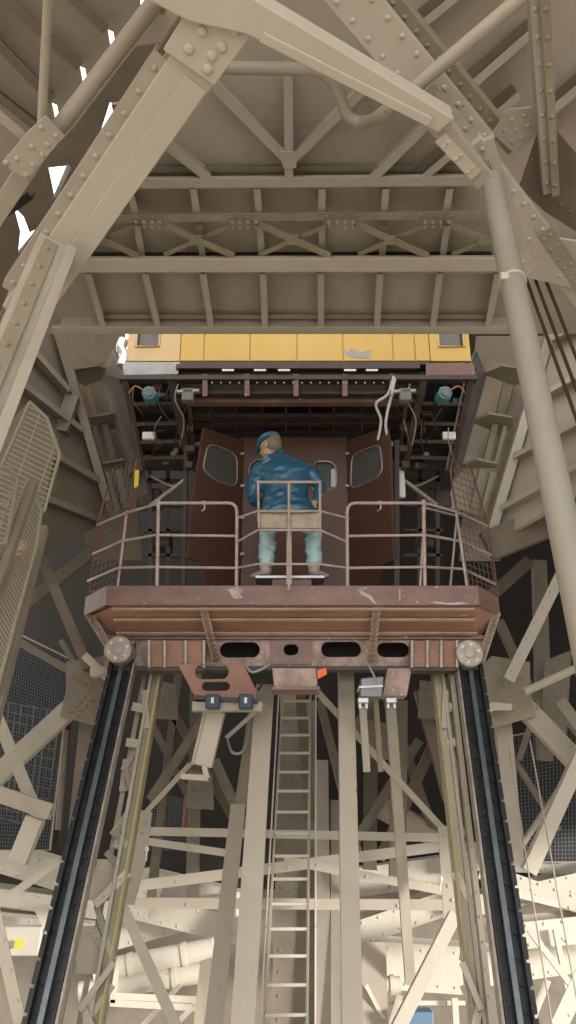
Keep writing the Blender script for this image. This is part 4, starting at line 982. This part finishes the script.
# cross bracing between guides
yb = 10.2
for a, b, w, m, lab in [((140, 831), (452, 838), 8, 'tower_bright', 'upper level brace between the two guide channels'),
                     ((134, 903), (450, 905), 10, 'tower_paint', 'lower level brace between the two guide channels'),
                     ((138, 840), (240, 855), 7, 'tower_bright', 'short brace sloping right below the upper level brace'),
                     ((120, 888), (452, 845), 10, 'tower_bright', 'long brace rising to the right behind the ladder'),
                     ((284, 860), (450, 892), 8, 'tower_bright', 'brace falling to the right beyond the ladder')]:
    mem('cross_brace', P(*a, yb), P(*b, yb - (.1 if w == 8 else .0)), w, .08, 'L', FR, m, label=lab, cat='brace', riv=(1.2, [.1]), rr=.02)
mem('cross_brace', P(118, 896, 8.6), P(186, 1050, 8.0), 11, .08, 'L', FR, 'tower_bright', label='pale brace falling right from foot of left guide gusset', cat='brace')
mem('cross_brace', P(456, 914, 8.6), P(388, 1050, 8.0), 13, .08, 'L', FR, 'tower_paint', label='brace falling left from the right guide towards blue box', cat='brace')
for pts, riv, lab in [([(132, 808), (152, 812), (146, 860), (134, 905), (112, 905), (122, 850)], [(140, 818), (146, 824), (136, 828), (142, 834), (132, 880), (126, 890)], 'riveted gusset on inner side of left guide channel'),
                      ([(438, 826), (452, 826), (462, 900), (458, 925), (444, 920)], [(444, 836), (450, 846), (448, 886), (452, 900)], 'riveted gusset on inner side of right guide channel')]:
    plate('gusset_plate', [P(x, y, 8.9) for x, y in pts], FR, .025, 'tower_paint', [P(x, y, 8.9) for x, y in riv], .02, label=lab, cat='gusset')
# lamp like fittings
for x, y, lab in ((147, 849, 'small white fitting clipped beside left guide gusset'), (441, 879, 'small white fitting clipped beside right guide gusset')):
    o = MB().ell(P(x, y, 8.7), .02, .02, .03, 12, 8).tube([P(x, y + 3, 8.7), P(x - 1, y + 12, 8.7)], .007, 8).build('wall_fitting', 'white_box', smooth=True); tag(o, lab, 'fitting')

# ================================================================== 8. SIDE STRUCTURES
def side_node(f, lab, s, dark):
    m1 = 'tower_shaded' if dark else 'tower_olive'
    pl = [(f(x), y) for x, y in ((66, 662), (104, 656), (117, 668), (113, 705), (106, 729), (60, 716), (66, 690))]
    riv = []
    for i in range(4):
        riv += [(72 + i * 4.5, 712 - i * 5), (78 + i * 4.5, 716 - i * 5), (94 + i * 4, 700 + i * 6), (90 + i * 3, 688 - i * 5), (74 + i * 4, 678 + i * 2)]
    Yg = 8.9
    plate('gusset_plate', [P(*q, Yg) for q in pl], FR, .03, m1, [P(f(x), y, Yg) for x, y in riv], .016, label=lab, cat='gusset')
side_node(lambda x: x, 'broad riveted gusset at left, below outer end of the deck', -1, True)
side_node(lambda x: 596 - x, 'broad riveted gusset at right, below outer end of the deck', 1, False)
# left members
for a, b, w, k, m, Y, lab in [
    ((88, 690), (-16, 786), 19, 'box', 'tower_paint', 8.97, 'wide brace falling left from the left broad gusset'),
    ((36, 545), (88, 668), 10, 'L', 'tower_deep_shade', 8.8, 'brace dropping from mesh fence foot to left broad gusset'),
    ((22, 606), (90, 552), 12, 'box', 'tower_deep_shade', 9.4, 'dim brace crossing behind the left fence foot'),
    ((90, 700), (76, 838), 17, 'C', 'tower_shaded', 9.2, 'upright column below the left broad gusset'),
    ((-14, 690), (40, 822), 12, 'L', 'tower_paint', 8.2, 'riveted brace falling right at the left edge'),
    ((66, 730), (58, 830), 6, 'tube', 'tower_shaded', 9.6, 'slim tube beside the upright column at left'),
    ((16, 640), (72, 672), 7, 'L', 'tower_shaded', 9.9, 'thin brace above the netting at left'),
    ((-14, 790), (50, 812), 15, 'I', 'tower_paint', 7.6, 'level box beam end at left edge above white plates'),
    ((34, 818), (16, 862), 18, 'box', 'tower_bright', 7.7, 'stub post under the level box beam end'),
    ((-20, 850), (24, 1040), 12, 'L', 'tower_bright', 6.6, 'pale brace in bottom left corner beside the left rail'),
    ((84, 655), (120, 690), 8, 'L', 'tower_bright', 8.3, 'short pale strut tucked under the left wheel'),
    ((90, 672), (118, 668), 8, 'L', 'tower_bright', 8.25, 'short level pale strut left of the left wheel rail'),
    ((118, 736), (60, 640), 5, 'L', 'tower_shaded', 10.4, 'faint brace behind the left broad gusset')]:
    mem('side_brace', P(*a, Y), P(*b, Y), w, .12, k, FR, m, label=lab, cat='brace', riv=(.2, [-.25]) if k in 'L' and w > 9 else None, rr=.014)
# right members
for a, b, w, k, m, Y, lab in [
    ((509, 680), (574, 548), 11, 'L', 'tower_paint', 8.5, 'olive brace rising right from the right broad gusset'),
    ((524, 692), (590, 662), 8, 'tube', 'tower_paint', 8.6, 'round tube running right from the right broad gusset'),
    ((508, 688), (592, 776), 20, 'box', 'tower_paint', 8.97, 'wide brace falling right from the right broad gusset'),
    ((502, 700), (516, 864), 16, 'C', 'tower_paint', 9.2, 'upright column below the right broad gusset'),
    ((584, 752), (530, 872), 14, 'C', 'tower_bright', 8.5, 'pale channel brace falling left at the right edge'),
    ((540, 700), (520, 760), 4, 'L', 'tower_shaded', 10.5, 'thin brace in front of right netting, upper'),
    ((560, 790), (520, 850), 4, 'L', 'tower_paint', 10.5, 'thin brace in front of right netting, lower'),
    ((516, 760), (560, 830), 4, 'L', 'tower_shaded', 10.6, 'thin brace falling right in front of right netting'),
    ((500, 620), (536, 700), 8, 'L', 'tower_deep_shade', 10.2, 'dim brace behind the olive rising brace'),
    ((540, 560), (546, 760), 14, 'box', 'tower_shaded', 11.2, 'dim tall column behind the right broad gusset'),
    ((486, 600), (530, 560), 12, 'box', 'tower_deep_shade', 10.3, 'dim wide brace beside the right end of the deck'),
    ((488, 545), (600, 500), 30, 'box', 'tower_deep_shade', 8.6, 'dark riveted band below the right cladding wall'),
    ((560, 700), (590, 740), 12, 'L', 'tower_shaded', 8.4, 'riveted angle at right edge above the wide brace')]:
    mem('side_brace', P(*a, Y), P(*b, Y), w, .12, k, FR, m, label=lab, cat='brace', riv=(.16, [-.25, .25]) if w == 30 else ((.2, [-.2]) if k in 'L' and w > 9 else None), rr=.014)
plate('bolted_arm', [P(478, 714, 8.7), P(492, 702, 8.7), P(512, 704, 8.7), P(512, 710, 8.7), P(494, 710, 8.7), P(482, 722, 8.7)], FR, .05, 'tower_bright', label='small pale arm bolted across the right broad gusset', cat='bracket')
plate('gusset_plate', [P(546, 660, 10.6), P(572, 650, 10.6), P(566, 740, 10.6), P(540, 730, 10.6)], FR, .03, 'tower_shaded', [P(x, y, 10.6) for x, y in ((552, 690), (558, 684), (564, 676), (552, 710), (558, 720))], .02, label='dim gusset further back at the right edge', cat='gusset')
# dim deep bracing behind the columns
deep = [((150, 800), (215, 700), 9), ((160, 690), (240, 830), 9), ((196, 670), (192, 900), 12), ((150, 720), (190, 800), 7), ((214, 760), (260, 860), 10), ((180, 660), (150, 900), 8),
        ((346, 748), (376, 690), 9), ((372, 700), (370, 870), 13), ((420, 690), (450, 800), 11), ((436, 740), (380, 860), 10), ((350, 850), (420, 740), 9), ((385, 690), (440, 850), 9), ((400, 700), (398, 890), 16), ((300, 690), (310, 820), 10), ((320, 700), (360, 860), 8)]
wher = ['leftmost dim deep brace falling left beside the left guide', 'dim deep brace falling right behind the pale hanger', 'dim riveted upright behind the pale hanger', 'short dim brace beside the left guide channel', 'dim brace falling right behind outer left channel column', 'dim slanting upright just inside left guide channel',
        'dim brace rising right beside the right ladder column', 'dim upright behind the short hanging legs', 'dim riveted brace falling right beside right guide', 'dim wide brace falling left from the right guide', 'dim brace rising right from lower cross braces', 'dim brace falling right behind the slender column', 'wide dim upright right of the slender column', 'dim upright behind the ladder top', 'dim brace falling right beyond right ladder column']
for i, ((a, b, w), lab) in enumerate(zip(deep, wher)):
    Yd = 11.2 + (i % 4) * .35
    mem('deep_brace', P(*a, Yd), P(*b, Yd), w, .14, ('L', 'C', 'box')[i % 3], FR, ('tower_shaded', 'tower_deep_shade')[i % 2], label=lab, cat='brace', riv=(.22, [.2]) if i % 2 == 0 else None, rr=.02)
for c, lab in (((164, 700), 'dim gusset inside left guide channel'), ((432, 700), 'dim riveted gusset inside right guide channel'), ((380, 740), 'dim gusset behind hanging legs'), ((200, 790), 'dim gusset behind the stepped foot of the hanger')):
    x, y = c
    plate('gusset_plate', [P(x - 12, y - 20, 11), P(x + 12, y - 16, 11), P(x + 14, y + 20, 11), P(x - 14, y + 18, 11)], FR, .03, 'tower_shaded', [P(x + i * 6, y + j * 9, 11) for i in (-1, 0, 1) for j in (-1, 0, 1)], .02, label=lab, cat='gusset')
# horizontal tanks / ducts in the gloom
for a, b, r, lab in (((376, 805), (440, 838), .16, 'smudged round duct behind right cross braces'), ((300, 700), (280, 700), .18, 'round duct end above the ladder column'), ((190, 770), (186, 830), .06, 'rust stained pipe behind the pale hanger')):
    o = MB().tube([P(*a, 12.4), P(*b, 12.4)], r, 18).build('duct', 'tower_plate' if r > .1 else 'rust_frame', smooth=True); tag(o, lab, 'duct')

# netting panels
def net(name, pts, Y, sx, sy, r, m, lab, cat='netting', back=None, frame=None):
    q = [P(x, y, Y) for x, y in pts]
    E = thing(name, lerp(q[2], q[3], .5), lab, cat)
    mb = MB()
    for i in range(sx + 1): t = i / sx; mb.tube([lerp(q[0], q[1], t), lerp(q[3], q[2], t)], r, 4)
    for i in range(sy + 1): t = i / sy; mb.tube([lerp(q[0], q[3], t), lerp(q[1], q[2], t)], r, 4)
    o = mb.build('mesh', m, E); 
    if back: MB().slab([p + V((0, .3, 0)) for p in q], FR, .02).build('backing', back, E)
    if frame: MB().tube(q + [q[0]], r * 2.6, 8).build('frame', frame, E, smooth=True)
net('safety_net', [(0, 625), (72, 660), (50, 850), (-30, 850)], 10.8, 30, 60, .006, 'net_blue', 'blue-grey wire netting behind the braces at left', back='shade_black', frame='tower_plate')
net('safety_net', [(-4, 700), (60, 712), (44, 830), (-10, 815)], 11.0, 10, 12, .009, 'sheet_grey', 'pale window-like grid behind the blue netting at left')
net('safety_net', [(492, 740), (590, 720), (590, 862), (500, 862)], 12.4, 26, 36, .006, 'net_blue', 'dark wire netting behind the braces at right', back='shade_black', frame='tower_plate')
net('safety_net', [(150, 790), (185, 800), (190, 850), (150, 850)], 12.8, 16, 20, .006, 'net_blue', 'small dark netting patch beside left guide channel', back='shade_black')

# corbel brackets stacked between lift and cladding
def corbel(f, py, sc, lab, m, m2):
    Yk = 8.3 + (py - 370) * .006
    E = thing('corbel_bracket', P(f(505), py, Yk), lab, 'bracket')
    z = P(f(505), py, Yk).z
    pz = Pl((0, 0, z), (0, 0, -1))
    pts = [pz.at(f(505 + x * sc - (py - 375) * .28), py + y) for x, y in ((-24, 2), (-4, -6), (22, -2), (22, 8), (8, 14))]
    MB().slab(pts, V((0, 0, -1)), .025).build('shelf', m, E)
    xb = 505 - (py - 375) * .28
    mem('back_plate', P(f(xb), py - 8, 8.9), P(f(xb - 13), py + 46, 9.1), 40, .03, 'box', FR, m2, parent=E)
    mem('upright', P(f(xb + 3), py + 4, 8.7), P(f(xb - 6), py + 42, 8.9), 6, .12, 'L', FR, m, parent=E)
    mem('upright', P(f(xb + 13), py + 6, 8.65), P(f(xb + 3), py + 46, 8.85), 4, .12, 'L', FR, m, parent=E)
for i, (py, nm) in enumerate(((372, 'uppermost'), (420, 'middle'), (466, 'lowest'))):
    corbel(lambda x: x, py, 1 - .08 * i, nm + ' stepped corbel bracket right of the lift frame', 'tower_olive', 'tower_plate')
for i, (py, nm) in enumerate(((372, 'uppermost'), (420, 'middle'), (466, 'lowest'))):
    corbel(lambda x: 600 - x, py, 1 - .08 * i, nm + ' stepped corbel bracket left of the lift frame', 'tower_deep_shade', 'tower_deep_shade')
mem('edge_beam', P(572, 262, 7.85), P(489, 542, 8.8), 9, .2, 'L', FR, 'tower_paint', label='slanting edge beam along the front of right cladding', cat='beam')
mem('edge_beam', P(56, 325, 7.9), P(107, 500, 8.8), 8, .2, 'J', FR, 'tower_shaded', label='slanting edge beam along the front of left cladding', cat='beam')
mem('edge_beam', P(72, 395, 8.2), P(60, 430, 8.2), 14, .1, 'box', FR, 'tower_deep_shade', label='short dim lug on the left slanting edge beam', cat='beam')
o = plate('cladding_sheet', [P(476, 336, 9.3), P(560, 336, 9.3), P(500, 560, 9.9), P(460, 560, 9.9)], FR, .04, 'tower_plate', label='flat panel behind the right corbel brackets', cat='panel')
o = plate('cladding_sheet', [P(30, 296, 9.3), P(122, 296, 9.3), P(142, 560, 9.9), P(90, 560, 9.9)], FR, .04, 'tower_deep_shade', label='flat dim panel behind the left corbel brackets', cat='panel')

# ================================================================== 9. LEFT SAFETY FENCE
def fence_panel(pts, Y, lab, nb, r=.006, cross=6, sl=.45):
    q = [P(x, y, Y[i] if isinstance(Y, (list, tuple)) else Y) for i, (x, y) in enumerate(pts)]
    E = thing('wire_fence', q[-1], lab, 'fence')
    MB().tube(q + [q[0]], .014, 8).build('frame', 'mesh_wire', E, smooth=True)
    mb = MB(); n = len(pts)
    pl = Pl(q[0], (q[1] - q[0]).cross(q[-1] - q[0]))
    def seg(x0, y0, dx, dy):
        # clip the line to the outline (even-odd crossings)
        ts = []
        for i in range(n):
            ax, ay = pts[i]; bx, by = pts[(i + 1) % n]; ex, ey = bx - ax, by - ay; den = dx * ey - dy * ex
            if abs(den) < 1e-6: continue
            t = ((ax - x0) * ey - (ay - y0) * ex) / den; u_ = ((ax - x0) * dy - (ay - y0) * dx) / den
            if 0 <= u_ < 1: ts.append(t)
        ts.sort()
        for a, b in zip(ts[::2], ts[1::2]):
            mb.tube([pl.at(x0 + dx * a, y0 + dy * a), pl.at(x0 + dx * b, y0 + dy * b)], r, 4)
    ys = [p[1] for p in pts]; lo, hi = min(ys) - 60 * max(1, sl * 1.2), max(ys) + 60 * max(1, sl * 1.2)
    for i in range(nb): seg(0, lo + (hi - lo) * i / nb, 1, sl)
    for i in range(cross): seg(-60 + 150 * i / cross, 700, .35, -1)
    mb.build('mesh', 'mesh_wire', E)
fence_panel([(30, 402), (47, 418), (60, 455), (44, 512), (30, 480), (6, 560), (-40, 640), (-40, 560)], 5.2, 'upper wire fence panel at left edge behind corner post', 64, sl=.5)
fence_panel([(28, 480), (41, 512), (36, 545), (-14, 730), (-60, 720), (-50, 690)], 4.9, 'lower wire fence panel with angled corner at left edge', 74, sl=1.8)
fence_panel([(-20, 464), (12, 468), (18, 480), (6, 545), (-30, 640)], 4.7, 'small rounded wire panel lowest at the left edge', 30, sl=.3)
mem('fence_post', P(33, 480, 4.8), P(-40, 690, 4.5), 8, .06, 'box', FR, 'tower_shaded', label='slanting post between the two left fence panels', cat='post')
mem('fence_post', P(43, 525, 5.1), P(-8, 726, 4.9), 8, .06, 'box', FR, 'tower_shaded', label='outer slanting fence rail ending beside the deck', cat='post')
plate('cladding_sheet', [P(30, 400, 5.9), P(58, 440, 5.9), P(0, 700, 5.9), P(-80, 700, 5.9), P(-80, 520, 5.9)], FR, .02, 'tower_deep_shade', label='olive sheet behind the left wire fence', cat='panel')
def visitor_hand():
    w = P(9, 552, 4.78); E = thing('person', w, 'visitor hand in a red sleeve resting on the wire fence at left edge', 'person')
    h = MB(); f = V((.75, 0, .55)).normalized(); ac = V((-.55, 0, .75)).normalized(); n = V((0, -1, 0))
    h.ell(w + f * .035, .042, .034, .015, 14, 10, (f, ac, n)); h.tube([w - f * .06, w], [.026, .024], 12)
    for off, ln in ((-.026, .05), (-.009, .062), (.009, .058), (.025, .045)):
        a = w + f * .06 + ac * off; b = a + f * ln * .5 + ac * off * .4; c = b + f * ln * .35 - n * .008; h.tube([a, b, c], [.0085, .008, .0065], 8); h.ell(c, .0065, .0065, .0065, 8, 6)
    a = w + f * .02 - ac * .03; h.tube([a, a - ac * .02 + f * .02, a - ac * .025 + f * .04], [.011, .009, .008], 8)
    bo = remeshed(h, 'hand', 'skin', E, .004, 2)
    s = MB().tube([w - f * .35 - V((0, 0, .06)), w - f * .2 - V((0, 0, .02)), w - f * .02], [.055, .05, .04], 16); remeshed(s, 'sleeve', 'red_cloth', bo, .008, 2)
visitor_hand()

# ================================================================== 10. SUNLIT LOWER STRUCTURE
low = [((-20, 852), (150, 905), 26, 12.2, 'I', 'broad white girder crossing behind the left running rail'),
       ((-20, 895), (110, 912), 16, 12.0, 'I', 'lower white girder behind the left running rail'),
       ((110, 900), (250, 934), 24, 12.4, 'I', 'riveted white girder sloping right beneath the cross braces'),
       ((-20, 925), (90, 935), 20, 11.6, 'box', 'pale grey girder low in bottom left'),
       ((70, 950), (235, 905), 22, 12.8, 'box', 'white plate girder sloping up behind left lattice'),
       ((340, 940), (470, 895), 22, 12.6, 'I', 'white riveted girder rising right behind right guide'),
       ((480, 905), (600, 878), 18, 12.2, 'I', 'white girder at right edge below the netting'),
       ((480, 870), (600, 912), 16, 12.0, 'L', 'white brace falling right beyond the right rail'),
       ((500, 938), (600, 928), 24, 11.4, 'I', 'beige girder at right edge, level'),
       ((480, 970), (600, 952), 30, 13.4, 'box', 'long white plate girder low at the right'),
       ((380, 965), (480, 972), 42, 13.2, 'box', 'white riveted plate between slender column and right guide'),
       ((470, 856), (600, 862), 26, 12.9, 'box', 'plain beige girder under the right netting'),
       ((140, 880), (240, 905), 22, 13.2, 'box', 'riveted beige girder just above the sunlit pipes'),
       ((340, 885), (450, 870), 26, 13.3, 'box', 'riveted beige girder above white plate on right')]
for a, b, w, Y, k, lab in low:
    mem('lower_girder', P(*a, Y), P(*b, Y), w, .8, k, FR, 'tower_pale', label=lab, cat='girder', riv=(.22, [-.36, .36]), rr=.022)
for a, b, r, lab in (((95, 972), (214, 948), .13, 'upper thick pipe in the sunlight left of the ladder'), ((80, 992), (206, 972), .12, 'lower thick pipe in the sunlight left of the ladder'), ((368, 985), (400, 985), .1, 'short white pipe end right of the grey shield plate')):
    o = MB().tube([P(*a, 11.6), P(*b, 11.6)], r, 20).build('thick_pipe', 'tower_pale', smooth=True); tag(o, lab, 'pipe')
    for t in (.3, .75):
        q = lerp(P(*a, 11.6), P(*b, 11.6), t); d = (P(*b, 11.6) - P(*a, 11.6)).normalized()
        MB().tube([q - d * .03, q + d * .03], r + .015, 20).build('pipe_collar', 'tower_pale', o, smooth=True)
def uframe():
    E = thing('square_frame', P(150, 1003, 10.8), 'white square frame open at top in front of sunlit pipes', 'frame')
    for a, b in (((116, 968), (112, 1003)), ((110, 1003), (200, 1008)), ((112, 996), (200, 1000))):
        mem('bar', P(*a, 10.8), P(*b, 10.8), 6, .06, 'L', FR, 'tower_pale', parent=E)
uframe()
small = [((60, 860), (-10, 910), 8, 11.0, 'white strut rising right behind the left rail'), ((120, 1050), (180, 985), 5, 11.2, 'thin white strut rising beside the square frame'),
         ((150, 1050), (215, 985), 5, 11.3, 'second thin white strut rising from square frame'), ((40, 905), (62, 950), 14, 11.2, 'short beige post low beside the left rail'),
         ((530, 930), (590, 1010), 6, 11.2, 'thin brace falling right under the beige girder'), ((548, 1050), (590, 960), 16, 9.6, 'thick pale brace at bottom right corner'),
         ((520, 1050), (548, 980), 7, 9.9, 'short brace just left of the bottom right brace'), ((556, 930), (570, 1000), 5, 11.3, 'slim upright under the beige girder'),
         ((500, 890), (560, 905), 6, 11.0, 'thin strut above the beige girder'), ((390, 1003), (480, 1003), 4, 11.0, 'upper handrail bar low beside the right guide'), ((384, 1050), (400, 995), 6, 10.9, 'handrail post beside the grey shield plate'), ((455, 998), (458, 1050), 6, 10.9, 'handrail post next to right guide'),
         ((366, 985), (400, 1050), 4, 9.6, 'thin tie falling right over the grey shield plate')]
for a, b, w, Y, lab in small:
    mem('thin_strut', P(*a, Y), P(*b, Y), w, .07, 'L', FR, 'tower_pale', label=lab, cat='strut')
o = MB().box(P(417, 1022, 9.5), .30, .25, .22).box(P(417, 1012, 9.5) + V((0, -.01, 0)), .24, .2, .03).build('blue_box', 'blue_box', bevel=.01); tag(o, 'small blue box at the bottom edge right of the grey plate', 'box')
o = MB().box(P(24, 940, 11.3), .5, .3, .32).build('equipment_box', 'tower_pale', bevel=.02); tag(o, 'pale equipment box with yellow label low at left', 'box')
MB().box(P(19, 944, 11.1), .11, .02, .08).build('yellow_label', 'yellow_label', o)
for a, b, lab in (((508, 740), (556, 1050), 'left hanging wire right of the right rail'), ((530, 740), (586, 1050), 'right hanging wire near the right edge')):
    o = MB().tube([P(*a, 8.0), P(*b, 7.2)], .007, 6).build('hanging_wire', 'tower_plate', smooth=True); tag(o, lab, 'wire')
# distant machinery level
o = MB().box((0, 17.5, -3.6), 22, 5, .25).build('lower_deck', 'stone'); tag(o, kind='structure'); o.name = 'floor'

GROUPS = {'soffit_rib': 'stiffening ribs under the soffit', 'gusset_plate': 'riveted gusset plates', 'rope': 'dark hoisting ropes', 'torn_sheet': 'slivers of torn shiny sheet',
 'running_rail': 'dark running rails', 'guide_channel': 'guide channels with yellow line', 'rail_lattice': 'riveted lacing beside the rails', 'channel_column': 'pale channel columns in the centre',
 'steel_rod': 'thin rods beside the ladder', 'shield_plate': 'grey shield plates', 'tie_rod': 'slanting ties below the lift', 'hanging_angle': 'short legs hanging below the lift', 'cross_brace': 'braces between the guide channels',
 'wall_fitting': 'small white fittings', 'side_brace': 'braces at the sides of the leg', 'deep_brace': 'dim braces deep behind the columns', 'duct': 'ducts in the gloom', 'safety_net': 'wire netting panels',
 'corbel_bracket': 'stepped corbel brackets', 'edge_beam': 'slanting edge beams of the cladding', 'wire_fence': 'wire fence panels at left', 'fence_post': 'fence posts at left', 'lower_girder': 'sunlit lower girders', 'thick_pipe': 'sunlit pipes',
 'thin_strut': 'thin sunlit struts', 'hanging_wire': 'hanging wires at right', 'cladding_sheet': 'flat cladding sheets'}
for ob in list(C.objects):
    if ob.parent is None and 'label' in ob.keys():
        g_ = GROUPS.get(ob.name.split('.')[0])
        if g_: ob['group'] = g_

# ================================================================== LIGHT
w = bpy.data.worlds.new('sky'); scene.world = w; w.use_nodes = True
bg = w.node_tree.nodes['Background']; bg.inputs['Color'].default_value = (1.0, .985, .955, 1); bg.inputs['Strength'].default_value = 1.85
sun = bpy.data.lights.new('sun', 'SUN'); sun.energy = 4.3; sun.angle = math.radians(7); sun.color = (1, .95, .86)
so = bpy.data.objects.new('sun', sun); C.objects.link(so)
sd = V((.8, -.5, .09)).normalized()          # towards the sun
so.rotation_euler = sd.to_track_quat('Z', 'Y').to_euler(); so.location = sd * 30
scene.view_settings.view_transform = 'Standard'; scene.view_settings.look = 'None'; scene.view_settings.gamma = 1.0
scene.view_settings.use_curve_mapping = False; scene.view_settings.exposure = 0.45
